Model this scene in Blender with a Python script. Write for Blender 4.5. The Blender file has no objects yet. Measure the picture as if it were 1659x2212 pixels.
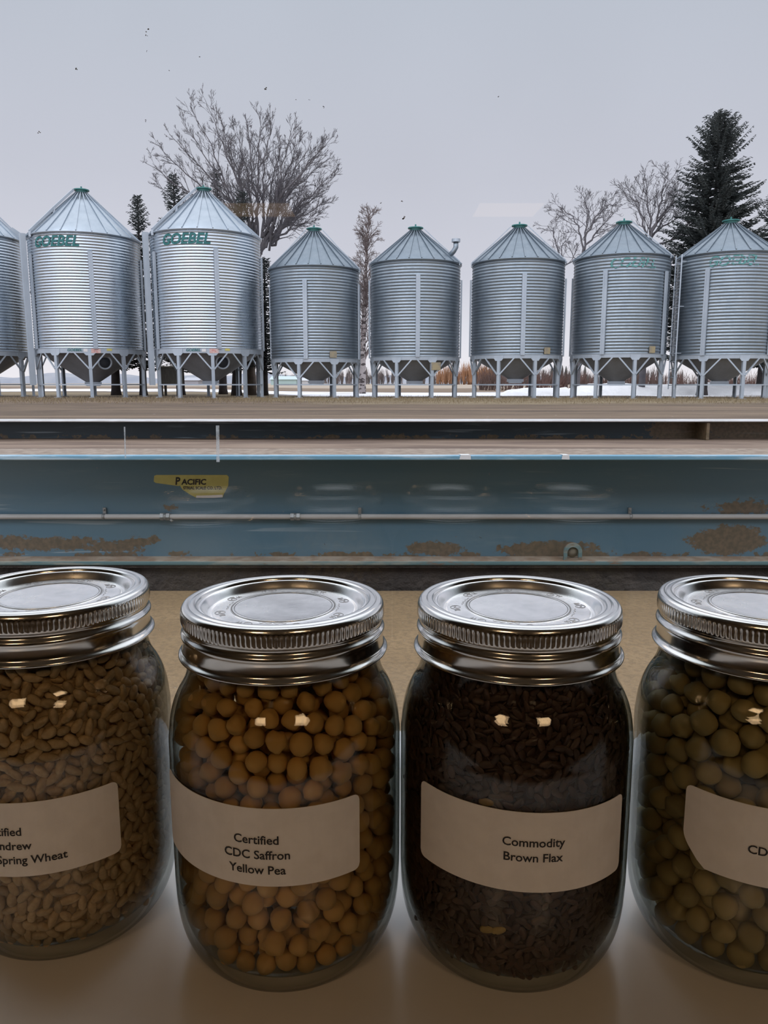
import bpy, bmesh, math, random
import numpy as np
from mathutils import Vector, Matrix
PI = math.pi
scene = bpy.context.scene
C = scene.collection
# ------------------------------------------------------------------ camera, sky, exposure
F = 1658.0
PITCH = math.radians(9.526)
cp, sp = math.cos(PITCH), math.sin(PITCH)
ZC = 0.90                        # eye height above the apron outside
SILL = ZC - 0.2019               # top of the window sill
cam = bpy.data.cameras.new('camera')
cam.sensor_fit = 'VERTICAL'; cam.sensor_height = 24.0; cam.lens = F / 2212 * 24.0
cam.clip_start = 0.01; cam.clip_end = 6000
co = bpy.data.objects.new('camera', cam); C.objects.link(co)
co.location = (0, 0, ZC); co.rotation_euler = (PI / 2 - PITCH, 0, 0)
scene.camera = co
vs = scene.view_settings
vs.view_transform = 'Standard'; vs.look = 'None'; vs.gamma = 1.0; vs.exposure = 0.0
vs.use_curve_mapping = False
scene.cycles.transparent_max_bounces = 32
scene.cycles.max_bounces = 10
scene.cycles.caustics_reflective = False

w = bpy.data.worlds.new('overcast_sky'); scene.world = w; w.use_nodes = True
nt = w.node_tree; nt.nodes.clear()
wo = nt.nodes.new('ShaderNodeOutputWorld'); bg = nt.nodes.new('ShaderNodeBackground')
tc = nt.nodes.new('ShaderNodeTexCoord'); sx = nt.nodes.new('ShaderNodeSeparateXYZ')
nt.links.new(tc.outputs['Generated'], sx.inputs[0])
rp = nt.nodes.new('ShaderNodeValToRGB'); nt.links.new(sx.outputs['Z'], rp.inputs[0])
els = rp.color_ramp.elements
els[0].position = 0.0; els[0].color = (0.96, 0.92, 0.97, 1)
els[1].position = 1.0; els[1].color = (1.75, 1.8, 1.95, 1)
for p, c in ((0.05, (0.86, 0.86, 0.94, 1)), (0.13, (0.69, 0.695, 0.79, 1)), (0.24, (0.615, 0.63, 0.725, 1)),
             (0.42, (0.555, 0.595, 0.69, 1)), (0.54, (1.45, 1.5, 1.66, 1))):
    e = els.new(p); e.color = c
dp = nt.nodes.new('ShaderNodeVectorMath'); dp.operation = 'DOT_PRODUCT'
nt.links.new(tc.outputs['Generated'], dp.inputs[0]); dp.inputs[1].default_value = (-0.30, -0.93, 0.22)
mr = nt.nodes.new('ShaderNodeMapRange'); mr.interpolation_type = 'SMOOTHSTEP'
nt.links.new(dp.outputs['Value'], mr.inputs['Value'])
mr.inputs['From Min'].default_value = 0.45; mr.inputs['From Max'].default_value = 1.0
mr.inputs['To Min'].default_value = 1.0; mr.inputs['To Max'].default_value = 2.0
cn = nt.nodes.new('ShaderNodeTexNoise'); cn.inputs['Scale'].default_value = 3.0; cn.inputs['Detail'].default_value = 4
nt.links.new(tc.outputs['Generated'], cn.inputs['Vector'])
cm = nt.nodes.new('ShaderNodeMapRange'); nt.links.new(cn.outputs['Fac'], cm.inputs['Value'])
cm.inputs['To Min'].default_value = 0.94; cm.inputs['To Max'].default_value = 1.06
mm = nt.nodes.new('ShaderNodeMath'); mm.operation = 'MULTIPLY'
nt.links.new(mr.outputs[0], mm.inputs[0]); nt.links.new(cm.outputs[0], mm.inputs[1])
nt.links.new(rp.outputs[0], bg.inputs['Color']); nt.links.new(mm.outputs[0], bg.inputs['Strength'])
nt.links.new(bg.outputs[0], wo.inputs[0])

LAMP_NEAR, LAMP_FAR = 12.0, .9
LAMP_COL = (1.0, 0.66, 0.36, 1)

# ------------------------------------------------------------------ helpers
def at(px, py, Y):
    """the point of the place seen at a photo pixel, at forward distance Y"""
    u = (px - 829.5) / F; v = (py - 1106) / F
    dy = cp - v * sp; dz = -sp - v * cp; t = Y / dy
    return Vector((u * t, Y, ZC + dz * t))

class MB:
    def __init__(s): s.v = []; s.f = []; s.sm = []
    def add(s, vs, fs, smooth=False):
        o = len(s.v); s.v += [tuple(p) for p in vs]
        s.f += [tuple(i + o for i in f) for f in fs]; s.sm += [smooth] * len(fs)
    def box(s, a, b):
        (x0, y0, z0), (x1, y1, z1) = a, b
        s.add([(x0,y0,z0),(x1,y0,z0),(x1,y1,z0),(x0,y1,z0),(x0,y0,z1),(x1,y0,z1),(x1,y1,z1),(x0,y1,z1)],
              [(0,3,2,1),(4,5,6,7),(0,1,5,4),(1,2,6,5),(2,3,7,6),(3,0,4,7)])
    def obox(s, c, ax, ay, az):
        c = Vector(c); ax = Vector(ax); ay = Vector(ay); az = Vector(az)
        vs = [c + i*ax + j*ay + k*az for k in (-1,1) for (i,j) in ((-1,-1),(1,-1),(1,1),(-1,1))]
        s.add(vs, [(0,3,2,1),(4,5,6,7),(0,1,5,4),(1,2,6,5),(2,3,7,6),(3,0,4,7)])
    def bar(s, p, q, w, h=None):
        p = Vector(p); q = Vector(q); h = h or w; d = (q - p); L = d.length; d.normalize()
        up = Vector((0,0,1)) if abs(d.z) < .95 else Vector((1,0,0))
        a = d.cross(up).normalized(); b = a.cross(d).normalized()
        s.obox((p + q) / 2, d * L / 2, a * w / 2, b * h / 2)
    def tube(s, pts, rs, n=6, cap=True, smooth=True):
        pts = [Vector(p) for p in pts]
        if not hasattr(rs, '__len__'): rs = [rs] * len(pts)
        vs = []; fs = []; a = None
        for i, p in enumerate(pts):
            d = (pts[min(i+1, len(pts)-1)] - pts[max(i-1, 0)])
            d = d.normalized() if d.length > 1e-9 else Vector((0,0,1))
            if a is None:
                a = d.cross(Vector((0,0,1)) if abs(d.z) < .9 else Vector((1,0,0))).normalized()
            else:
                a = a - d * a.dot(d)
                a = a.normalized() if a.length > 1e-6 else d.orthogonal().normalized()
            b = d.cross(a)
            for k in range(n):
                t = 2*PI*k/n; vs.append(p + (a*math.cos(t) + b*math.sin(t)) * rs[i])
        for i in range(len(pts)-1):
            for k in range(n):
                fs.append((i*n+k, i*n+(k+1)%n, (i+1)*n+(k+1)%n, (i+1)*n+k))
        if cap: fs.append(tuple(reversed(range(n)))); fs.append(tuple((len(pts)-1)*n + k for k in range(n)))
        s.add(vs, fs, smooth)
    def lathe(s, prof, n=64, mod=None, smooth=True, c=(0,0,0), closed=False, arc=None):
        vs = []; fs = []; m = len(prof)
        for i in range(n):
            t = 2*PI*i/n
            for j, (r, z) in enumerate(prof):
                rr = r + (mod(t, j) if mod else 0)
                vs.append((c[0] + rr*math.sin(t), c[1] - rr*math.cos(t), c[2] + z))
        for i in range(n):
            i2 = (i+1) % n
            for j in range(m - (0 if closed else 1)):
                j2 = (j+1) % m
                fs.append((i*m+j, i2*m+j, i2*m+j2, i*m+j2))
        s.add(vs, fs, smooth)
    def obj(s, name, m, parent=None, loc=None):
        me = bpy.data.meshes.new(name); me.from_pydata(s.v, [], s.f); me.validate()
        me.materials.append(m)
        if len(me.polygons) == len(s.sm): me.polygons.foreach_set('use_smooth', s.sm)
        me.update()
        o = bpy.data.objects.new(name, me); C.objects.link(o)
        if parent: o.parent = parent
        if loc: o.location = loc
        return o

def fix(o):
    bm = bmesh.new(); bm.from_mesh(o.data); bmesh.ops.remove_doubles(bm, verts=bm.verts, dist=1e-6)
    bmesh.ops.recalc_face_normals(bm, faces=bm.faces); bm.to_mesh(o.data); bm.free(); return o
def tag(o, label, cat, group=None, kind=None):
    o['label'] = label; o['category'] = cat
    if group: o['group'] = group
    if kind: o['kind'] = kind
    return o
def struct(o, label=None):
    o['kind'] = 'structure'
    if label: o['label'] = label
    return o
def empty(name, loc=(0,0,0), rz=0):
    o = bpy.data.objects.new(name, None); C.objects.link(o); o.location = loc
    o.rotation_euler = (0, 0, rz); o.empty_display_size = .05; return o

# ------------------------------------------------------------------ materials
class NT:
    def __init__(s, name):
        s.m = bpy.data.materials.new(name); s.m.use_nodes = True; s.t = s.m.node_tree
        s.t.nodes.clear(); s.out = s.t.nodes.new('ShaderNodeOutputMaterial')
        s.co = s.n('ShaderNodeTexCoord').outputs['Object']
    def n(s, typ, **kw):
        x = s.t.nodes.new(typ)
        for k, v in kw.items(): setattr(x, k, v)
        return x
    def l(s, a, b): s.t.links.new(a, b)
    def set(s, sock, v):
        if isinstance(v, bpy.types.NodeSocket): s.l(v, sock)
        elif v is not None: sock.default_value = v
    def math(s, op, a, b=None, c=None, clamp=False):
        x = s.n('ShaderNodeMath', operation=op, use_clamp=clamp)
        s.set(x.inputs[0], a)
        if b is not None: s.set(x.inputs[1], b)
        if c is not None: s.set(x.inputs[2], c)
        return x.outputs[0]
    def noise(s, scale, detail=4, rough=.55, stretch=None, co=None, dist=0):
        x = s.n('ShaderNodeTexNoise'); x.inputs['Scale'].default_value = scale
        x.inputs['Detail'].default_value = detail; x.inputs['Roughness'].default_value = rough
        x.inputs['Distortion'].default_value = dist
        c = co or s.co
        if stretch:
            m = s.n('ShaderNodeMapping'); s.l(c, m.inputs[0]); m.inputs['Scale'].default_value = stretch; c = m.outputs[0]
        s.l(c, x.inputs['Vector']); return x.outputs['Fac']
    def step(s, v, lo, hi, a=0., b=1.):
        x = s.n('ShaderNodeMapRange', interpolation_type='SMOOTHSTEP'); s.set(x.inputs['Value'], v)
        x.inputs['From Min'].default_value = lo; x.inputs['From Max'].default_value = hi
        x.inputs['To Min'].default_value = a; x.inputs['To Max'].default_value = b
        return x.outputs[0]
    def mix(s, f, a, b):
        x = s.n('ShaderNodeMix', data_type='RGBA'); s.set(x.inputs[0], f)
        for sock, v in ((x.inputs[6], a), (x.inputs[7], b)):
            s.set(sock, (*v, 1) if isinstance(v, tuple) and len(v) == 3 else v)
        return x.outputs[2]
    def xyz(s, co=None):
        x = s.n('ShaderNodeSeparateXYZ'); s.l(co or s.co, x.inputs[0]); return x.outputs
    def bump(s, h, strength, dist=.01):
        x = s.n('ShaderNodeBump'); x.inputs['Strength'].default_value = strength
        x.inputs['Distance'].default_value = dist; s.l(h, x.inputs['Height']); return x.outputs[0]
    def pbr(s, col, rough=.6, metal=0., normal=None, spec=None, alpha=None, trans=None):
        b = s.n('ShaderNodeBsdfPrincipled')
        s.set(b.inputs['Base Color'], (*col, 1) if isinstance(col, tuple) and len(col) == 3 else col)
        s.set(b.inputs['Roughness'], rough); s.set(b.inputs['Metallic'], metal)
        if normal is not None: s.l(normal, b.inputs['Normal'])
        if spec is not None: s.set(b.inputs['Specular IOR Level'], spec)
        if alpha is not None: s.set(b.inputs['Alpha'], alpha)
        s.l(b.outputs[0], s.out.inputs[0]); return s.m

def simple(name, c1, c2=None, scale=8, rough=.6, metal=0., bump=0, lo=.35, hi=.65, bscale=None, bdist=.01, stretch=None, spec=None, perobj=0):
    n = NT(name); col = c1
    if c2: col = n.mix(n.step(n.noise(scale, 5, stretch=stretch), lo, hi), c1, c2)
    if perobj:
        oi = n.n('ShaderNodeObjectInfo'); h = n.n('ShaderNodeHueSaturation')
        n.set(h.inputs['Color'], (*col, 1) if isinstance(col, tuple) else col)
        n.l(n.math('MULTIPLY_ADD', oi.outputs['Random'], perobj, 1 - perobj/2), h.inputs['Value']); col = h.outputs[0]
    nm = n.bump(n.noise(bscale or scale*3, 5), bump, bdist) if bump else None
    return n.pbr(col, rough, metal, nm, spec)

M = {}
M['wall'] = simple('room_wall_paint', (.13,.11,.09), (.11,.095,.078), 3, .8)
M['ceiling'] = simple('ceiling_tile', (.62,.58,.52), (.56,.53,.48), 14, .9, bump=.3)
M['floor'] = simple('floor_vinyl', (.09,.075,.06), (.12,.10,.08), 6, .5)
M['sill'] = simple('sill_laminate', (.80,.775,.75), (.76,.735,.71), 18, .24, bump=.02, bscale=220, bdist=.0006)
M['frame'] = simple('white_vinyl', (.72,.73,.74), (.66,.67,.68), 10, .4)
M['outwall'] = simple('outside_siding', (.55,.55,.53), (.48,.48,.46), 6, .8)

def glass_mat(name, tint, edge, wav, wscale, f0=.04, rough=.01):
    n = NT(name)
    nm = n.bump(n.noise(wscale, 2), wav, .002) if wav else None
    lw = n.n('ShaderNodeLayerWeight'); lw.inputs['Blend'].default_value = .5
    if nm is not None: n.l(nm, lw.inputs['Normal'])
    fc = lw.outputs['Facing']
    fr = n.math('MULTIPLY_ADD', n.math('POWER', fc, 5.0), 1 - f0, f0)
    tr = n.n('ShaderNodeBsdfTransparent'); n.l(n.mix(n.math('POWER', fc, 2.4), tint, edge), tr.inputs[0])
    gl = n.n('ShaderNodeBsdfGlossy'); gl.inputs['Roughness'].default_value = rough
    if nm is not None: n.l(nm, gl.inputs['Normal'])
    ms = n.n('ShaderNodeMixShader'); n.l(fr, ms.inputs[0]); n.l(tr.outputs[0], ms.inputs[1]); n.l(gl.outputs[0], ms.inputs[2])
    n.l(ms.outputs[0], n.out.inputs[0]); return n.m
M['pane'] = glass_mat('window_glass', (.985,.99,.985), (.8,.86,.83), 0, 1)
M['jar'] = glass_mat('jar_glass', (.965,.975,.96), (.11,.14,.12), .22, 55, .03, .012)

n = NT('lid_tinplate')
sc_ = n.noise(160, 4); M['lid'] = n.pbr(n.mix(n.step(sc_, .35, .75), (.96,.945,.94), (.86,.855,.85)), n.step(n.noise(60, 4), .3, .7, .20, .30), 1., n.bump(n.noise(300, 3), .05, .0006))
M['band'] = simple('band_tinplate', (.78,.77,.755), (.70,.69,.675), 60, .16, 1.)
M['engrave'] = simple('engraved_line', (.30,.29,.29), (.38,.37,.36), 80, .4, 1.)
M['paper'] = simple('label_paper', (.80,.75,.70), (.75,.70,.65), 120, .85)
M['ink'] = simple('label_ink', (.03,.027,.03), None, rough=.8)
def seed_mat(name, a, b, scale, po=.25, rough=.55):
    n = NT(name)
    oi = n.n('ShaderNodeObjectInfo')
    col = n.mix(n.step(n.noise(scale, 4), .35, .7), a, b)
    h = n.n('ShaderNodeHueSaturation'); n.l(col, h.inputs['Color'])
    n.l(n.math('MULTIPLY_ADD', oi.outputs['Random'], po, 1 - po/2), h.inputs['Value'])
    return n.pbr(h.outputs[0], rough, 0, n.bump(n.noise(scale*3, 3), .25, .0006), .35)
M['ypea'] = seed_mat('yellow_pea_skin', (.62,.36,.115), (.50,.27,.075), 260, .3)
M['gpea'] = seed_mat('green_pea_skin', (.34,.29,.125), (.42,.27,.115), 220, .4)
M['wheat'] = seed_mat('wheat_bran', (.50,.35,.20), (.38,.25,.13), 420, .35)
M['flax'] = seed_mat('flax_skin', (.085,.047,.034), (.055,.032,.026), 420, .5, .4)
M['goldflax'] = seed_mat('golden_flax_skin', (.40,.27,.09), (.32,.20,.06), 420, .2, .4)

# galvanised steel
def galv(name, a, b, rough=.36, metal=.92, scale=1.5):
    n = NT(name)
    f = n.step(n.noise(scale, 5, stretch=(1,1,.6)), .3, .7)
    st = n.step(n.noise(4, 3, stretch=(6,6,.25)), .35, .75)
    return n.pbr(n.mix(n.math('MULTIPLY', st, .10), n.mix(f, a, b), (.36,.42,.46)), n.step(n.noise(5, 3), .3, .7, rough-.06, rough+.08), metal)
M['galv_new'] = galv('bright_galvanised_sheet', (.54,.595,.66), (.48,.54,.60), .30)
M['galv_old'] = galv('weathered_galvanised_sheet', (.31,.355,.40), (.26,.305,.35), .42, .85)
M['roof_new'] = galv('bright_galvanised_roof', (.40,.45,.505), (.35,.40,.455), .38)
M['roof_old'] = galv('weathered_galvanised_roof', (.23,.27,.31), (.19,.23,.27), .46, .85)
M['strut'] = galv('galvanised_strut', (.48,.535,.60), (.41,.465,.53), .5, .35)
M['hopper'] = galv('hopper_steel', (.27,.28,.30), (.22,.225,.24), .5, .4)
M['teal'] = simple('teal_cap_paint', (.03,.17,.16), (.05,.22,.21), 5, .5)
M['decal'] = simple('teal_decal', (.012,.13,.135), (.02,.16,.16), 5, .5)
n = NT('worn_teal_decal')
M['worn'] = n.pbr((.10,.30,.29), .6, 0, alpha=n.step(n.noise(5, 4, .65, stretch=(1,1,2.2)), .46, .52))
M['white'] = simple('white_sticker', (.72,.70,.70), None, rough=.6)
M['red'] = simple('red_sticker', (.60,.28,.25), (.70,.55,.52), 12, .6)
M['yel'] = simple('yellow_sticker_small', (.62,.55,.16), None, rough=.6)
M['board'] = simple('weathered_tan_panel', (.40,.33,.20), (.28,.25,.20), 5, .8)
M['dark'] = simple('dark_opening', (.03,.035,.045), None, rough=.7)

# painted beam with rust
def beam_mat(name, dark=1.0, spots=(), strip=None):
    n = NT(name); x, y, z = n.xyz()
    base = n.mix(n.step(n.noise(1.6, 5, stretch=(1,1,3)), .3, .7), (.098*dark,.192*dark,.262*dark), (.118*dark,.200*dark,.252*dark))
    chalk = n.step(n.noise(7, 6, .6, stretch=(.35,1,2.5)), .55, .78)
    base = n.mix(n.math('MULTIPLY', chalk, .35), base, (.22,.30,.34))
    arcs = n.step(n.noise(26, 2, .4, stretch=(.05,1,1.6), dist=.3), .66, .70)
    zone = n.step(n.noise(1.1, 1), .44, .56)
    base = n.mix(n.math('MULTIPLY', n.math('MULTIPLY', arcs, zone), .42), base, (.42,.50,.54))
    spk = n.step(n.noise(60, 2), .78, .80)
    base = n.mix(n.math('MULTIPLY', spk, .5), base, (.6,.6,.6))
    rn = n.noise(32, 7, .75, stretch=(.8,1,1)); rn2 = n.noise(6, 4, .6)
    tot = None
    for (cx, cz, rx, rz, amt) in spots:
        dx = n.math('DIVIDE', n.math('SUBTRACT', x, cx), rx); dz = n.math('DIVIDE', n.math('SUBTRACT', z, cz), rz)
        d = n.math('SQRT', n.math('ADD', n.math('MULTIPLY', dx, dx), n.math('MULTIPLY', dz, dz)))
        mk = n.math('MULTIPLY', n.math('SUBTRACT', 1.0, d, clamp=True), amt)
        tot = mk if tot is None else n.math('MAXIMUM', tot, mk)
    if strip:
        s1 = n.step(z, strip[0], strip[1], 1., 0.)
        s1 = n.math('MULTIPLY', s1, n.step(rn2, .42, .62)); tot = s1 if tot is None else n.math('MAXIMUM', tot, s1)
    if tot is not None:
        m = n.step(n.math('ADD', n.math('MULTIPLY', tot, .85), n.math('MULTIPLY', n.math('SUBTRACT', rn, .5), 1.8)), .26, .36)
        m = n.math('MULTIPLY', m, n.step(tot, .02, .15))
        rust = n.mix(n.step(n.noise(40, 5), .35, .65), (.12,.085,.04), (.19,.125,.065))
        base = n.mix(n.math('MULTIPLY', m, .85), base, rust)
    return n.pbr(base, .45, 0, n.bump(n.noise(90, 4), .12, .003), .5)

# ------------------------------------------------------------------ room shell and window
PANE = 0.398
RX0, RX1, RY0, RZ1 = -2.6, 2.9, -8.2, 2.45
WX0, WX1, WZ1 = -0.95, 1.05, 1.85
def sbox(name, a, b, m, label=None):
    mb = MB(); mb.box(a, b); return struct(mb.obj(name, m), label)
sbox('floor', (RX0, RY0, -.1), (RX1, PANE+.05, 0), M['floor'])
sbox('ceiling', (RX0, RY0, RZ1), (RX1, PANE+.05, RZ1+.1), M['ceiling'])
sbox('wall_left', (RX0-.1, RY0, -.1), (RX0, PANE+.05, RZ1+.1), M['wall'])
sbox('wall_right', (RX1, RY0, -.1), (RX1+.1, PANE+.05, RZ1+.1), M['wall'])
sbox('wall_back', (RX0-.1, RY0-.1, -.1), (RX1+.1, RY0, RZ1+.1), M['wall'])
mb = MB(); y0, y1 = PANE-.02, PANE+.05
mb.box((RX0, y0, -.1), (WX0, y1, RZ1)); mb.box((WX1, y0, -.1), (RX1, y1, RZ1))
mb.box((WX0, y0, WZ1), (WX1, y1, RZ1)); mb.box((WX0, y0, -.1), (WX1, y1, SILL-.045))
struct(mb.obj('wall_front', M['wall']))
mb = MB()                                             # white vinyl frame round the pane
for a, b in (((WX0, PANE-.015, SILL-.045), (WX1, PANE+.035, SILL-.004)), ((WX0, PANE-.015, WZ1-.05), (WX1, PANE+.035, WZ1)),
             ((WX0, PANE-.015, SILL-.004), (WX0+.05, PANE+.035, WZ1-.05)), ((WX1-.05, PANE-.015, SILL-.004), (WX1, PANE+.035, WZ1-.05))):
    mb.box(a, b)
win = struct(mb.obj('window_1', M['frame']))
mb = MB(); mb.box((WX0+.04, PANE-.002, SILL-.012), (WX1-.04, PANE+.002, WZ1-.04))
pane = mb.obj('window_pane', M['pane'], win)
rng = random.Random(4)
mb = MB()
for px, py, s in ((318,66,6),(317,76,3),(318,111,2),(431,122,2),(365,152,2),(165,150,4),(315,261,3),(575,191,5),(1076,209,2),(870,470,5),(874,468,3),(869,435,4),(822,438,3),(85,287,5),(640,216,2),(668,216,2),(700,232,3),
                  (1056,1024,4),(1430,1105,3),(1038,1160,3),(702,1175,3),(1365,1110,2),(985,1160,3),(612,1105,3),(210,1010,3)):
    c = at(px, py, PANE-.0032); k = s * PANE / F * .55
    for _ in range(3):
        d = Vector((rng.uniform(-1,1)*k, 0, rng.uniform(-1,1)*k)); a = rng.uniform(0, PI); r = k*rng.uniform(.4, .9)
        pts = [c + d + Vector((math.cos(a+2*PI*i/6)*r*rng.uniform(.5,1), 0, math.sin(a+2*PI*i/6)*r*rng.uniform(.4,.8))) for i in range(6)]
        top = [p + Vector((0, -.0003, 0)) for p in pts]
        mb.add(pts + top, [tuple(range(6)), tuple(reversed(range(6, 12)))] + [(i, (i+1) % 6, 6+(i+1) % 6, 6+i) for i in range(6)])
sp_ = mb.obj('dirt_specks', simple('fly_speck', (.16,.17,.2), (.4,.4,.42), 400, .8), pane); sp_['kind'] = 'stuff'
n = NT('pale_tape'); M['tape'] = n.pbr((.62,.70,.76), .5)
tb = n.n('ShaderNodeBsdfTranslucent'); tb.inputs[0].default_value = (.85,.9,.95,1); tt = n.n('ShaderNodeBsdfTransparent'); tx = n.n('ShaderNodeMixShader'); n.l(n.step(n.noise(300, 3), .3, .7, .2, .5), tx.inputs[0]); n.l(tt.outputs[0], tx.inputs[1]); n.l(tb.outputs[0], tx.inputs[2]); n.l(tx.outputs[0], n.out.inputs[0])
for (x0, yt, x1, yb, wpx, lab) in ((470, 919, 471, 998, 7, 'wider pale strip of tape on the window glass above the yellow sticker'),
                                   (269, 922, 271, 990, 3, 'hair-thin pale strip on the window glass left of the wider strip')):
    a = at(x0, yt, PANE-.0034); b = at(x1, yb, PANE-.0034); k = wpx*PANE/F/2
    mb = MB(); mb.obox((a+b)/2, (k,0,0), (0,.0001,0), (b-a)/2)
    tag(mb.obj('tape_strip', M['tape']), lab, 'tape')
mb = MB(); mb.box((RX0+.3, .02, SILL-.04), (RX1-.3, PANE-.0152, SILL))
sl = mb.obj('trim_1', M['sill']); struct(sl, 'white laminate window sill under the jars')
bv = sl.modifiers.new('round', 'BEVEL'); bv.width = .004; bv.segments = 3

def emis(name, strength):
    n = NT(name); e = n.n('ShaderNodeEmission'); e.inputs[0].default_value = LAMP_COL; e.inputs[1].default_value = strength
    n.l(e.outputs[0], n.out.inputs[0]); return n.m
em_near, em_far = emis('lit_diffuser_near', LAMP_NEAR), emis('lit_diffuser_far', LAMP_FAR)
for i, (lx, ly, near, lab) in enumerate(((-1.0, -2.1, 1, 'ceiling light panel overhead on the left, nearest the window'), (1.05, -2.1, 1, 'ceiling light panel overhead on the right, nearest the window'),
      (-1.1, -6.4, 0, 'ceiling light panel at the far end of the room, left row'), (1.1, -6.4, 0, 'ceiling light panel at the far end of the room, right row'))):
    t = empty('ceiling_light', (lx, ly, RZ1))
    tag(t, lab, 'ceiling light', 'ceiling light panels')
    m = MB()
    for a, b in (((-.31,-.31,-.03),(.31,-.28,0)), ((-.31,.28,-.03),(.31,.31,0)), ((-.31,-.28,-.03),(-.28,.28,0)), ((.28,-.28,-.03),(.31,.28,0))): m.box(a, b)
    m.obj('light_frame', M['frame'], t)
    m = MB(); m.box((-.28,-.28,-.025), (.28,.28,-.004)); m.obj('diffuser', em_near if near else em_far, t)

# ------------------------------------------------------------------ ground outside
n = NT('apron_concrete')
g1 = n.mix(n.step(n.noise(3, 5), .3, .7), (.255,.170,.086), (.315,.215,.112))
g1 = n.mix(n.math('MULTIPLY', n.step(n.noise(45, 6, .75), .42, .62), .75), g1, (.19,.13,.07))
g1 = n.mix(n.step(n.noise(90, 2), .72, .76), g1, (.55,.48,.38))
M['apron'] = n.pbr(g1, .85, 0, n.bump(n.noise(60, 5), .5, .02))
M['soil'] = simple('dark_soil', (.095,.078,.066), (.06,.052,.047), 6, .9, bump=.6, bscale=30, bdist=.04)  # one dark brown shared by the pit, the curb and the flange lip
sbox('apron', (-9, PANE+.05, -.3), (9, 3.27, 0), M['apron'], 'tan concrete apron between the window and the blue scale beam')
sbox('pit', (-9, 3.27, -.5), (9, 7.2, -.10), M['soil'], 'dark soil under the truck scale')
ZG = 0.32
n = NT('yard_ground'); x, y, z = n.xyz()
k = n.step(n.math('DIVIDE', x, y), -.26, -.06, .62, 1.0)
wn = n.noise(.35, 5, stretch=(.35, 1, 1)); wn2 = n.noise(1.3, 5, .65)
yy = n.math('MULTIPLY', n.math('MULTIPLY', y, k), n.math('MULTIPLY_ADD', wn, .5, .75))
yl = n.math('LOGARITHM', yy, 10.0)
near = n.mix(n.step(n.noise(2.2, 6, .65, stretch=(.25,1,1)), .35, .65), (.085,.056,.036), (.155,.108,.070))
near = n.mix(n.math('MULTIPLY', n.step(n.noise(.9, 6, .7, stretch=(.08,1,1)), .50, .60), .85), near, (.205,.145,.095))
near = n.mix(n.math('MULTIPLY', n.step(n.noise(14, 4), .6, .75), .45), near, (.11,.085,.07))
near = n.mix(n.step(n.noise(9, 2), .74, .77), near, (.5,.46,.42))
grass = n.mix(n.step(wn2, .35, .65), (.18,.135,.08), (.25,.195,.115))
c = n.mix(n.step(yl, math.log10(20), math.log10(25)), near, grass)
c = n.mix(n.step(yl, math.log10(31), math.log10(33)), c, (.15,.115,.085))
c = n.mix(n.step(yl, math.log10(35), math.log10(36)), c, (.90,.90,.93))
c = n.mix(n.step(yl, math.log10(48), math.log10(50)), c, (.20,.145,.10))
c = n.mix(n.step(yl, math.log10(85), math.log10(92)), c, (.40,.33,.26))
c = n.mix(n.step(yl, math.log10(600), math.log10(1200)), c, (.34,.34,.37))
M['yard'] = n.pbr(c, .9, 0, n.bump(n.noise(7, 6), .6, .06))
mb = MB()
ys = [7.2, 9, 11, 14, 18, 22, 26, 30, 35, 42, 52, 70, 100, 160, 300, 700, 1800, 4500]
xs = [-1, -.6, -.35, -.2, -.1, 0, .1, .2, .35, .6, 1]
vv = [(a*(20 + Y*1.6), Y, ZG) for Y in ys for a in xs]; L = len(xs)
mb.add(vv, [(j*L+i, j*L+i+1, (j+1)*L+i+1, (j+1)*L+i) for j in range(len(ys)-1) for i in range(L-1)], True)
mb.add([(-32, 7.2, ZG), (32, 7.2, ZG), (32, 7.2, -.5), (-32, 7.2, -.5)], [(0,1,2,3)])
struct(mb.obj('ground', M['yard']), 'brown gravel yard running out to stubble fields and snow')

# ------------------------------------------------------------------ truck scale
def drop(py, Y): return at(829.5, py, Y).z
BY = 3.30                                             # front edge of the near flanges
zt, zb = drop(984, BY), drop(1222, BY+.15)
WEB = BY + .25
sbox('foundation', (-9, BY+.19, -.10), (9, BY+.34, zb-.014), M['soil'], 'dark foundation curb under the near scale beam')
def wx(px): return at(px, 1150, WEB).x
def wz(py): return at(829, py, WEB).z
spots = [(wx(95), wz(1174), .40, .05, 1.1), (wx(10), wz(1172), .26, .045, 1.), (wx(250), wz(1182), .22, .05, 1.), (wx(300), wz(1172), .10, .04, .9), (wx(330), wz(1165), .05, .025, .9),
         (wx(940), wz(1186), .19, .05, 1.2), (wx(1190), wz(1190), .33, .06, 1.3), (wx(1575), wz(1167), .23, .09, 1.7), (wx(1600), wz(1096), .26, .06, .9),
         (wx(370), wz(1095), .05, .03, .6)]
M['beam'] = beam_mat('blue_beam_paint', 1.0, spots, (wz(1200), wz(1186)))
M['beamfar'] = beam_mat('blue_beam_paint_shaded', .24, [(at(1480,930,6.4).x, at(1480,930,6.4).z, .35, .16, 1.6), (at(1620,930,6.4).x, at(1620,930,6.4).z, .45, .2, 1.4)], (at(829,950,6.4).z, at(829,935,6.4).z))  # near beam's paint darkened: the far beam's shade is in its colour
n = NT('flange_paint_top'); nz = n.noise(9, 6, .65, stretch=(.25,2,2)); nx = n.n('ShaderNodeNewGeometry'); gx, gy, gz = n.xyz(nx.outputs['Normal'])
dirt = n.mix(n.step(n.noise(22, 5), .35, .65), (.20,.14,.095), (.34,.265,.20))
col = n.mix(n.step(nz, .45, .6), (.17,.36,.50), (.42,.56,.66))
px_, py_, pz_ = n.xyz()
col = n.mix(n.math('MULTIPLY', n.step(gz, .5, .8), n.step(py_, BY+.03, BY+.05)), col, dirt)
M['flange'] = n.pbr(col, .5)
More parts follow.
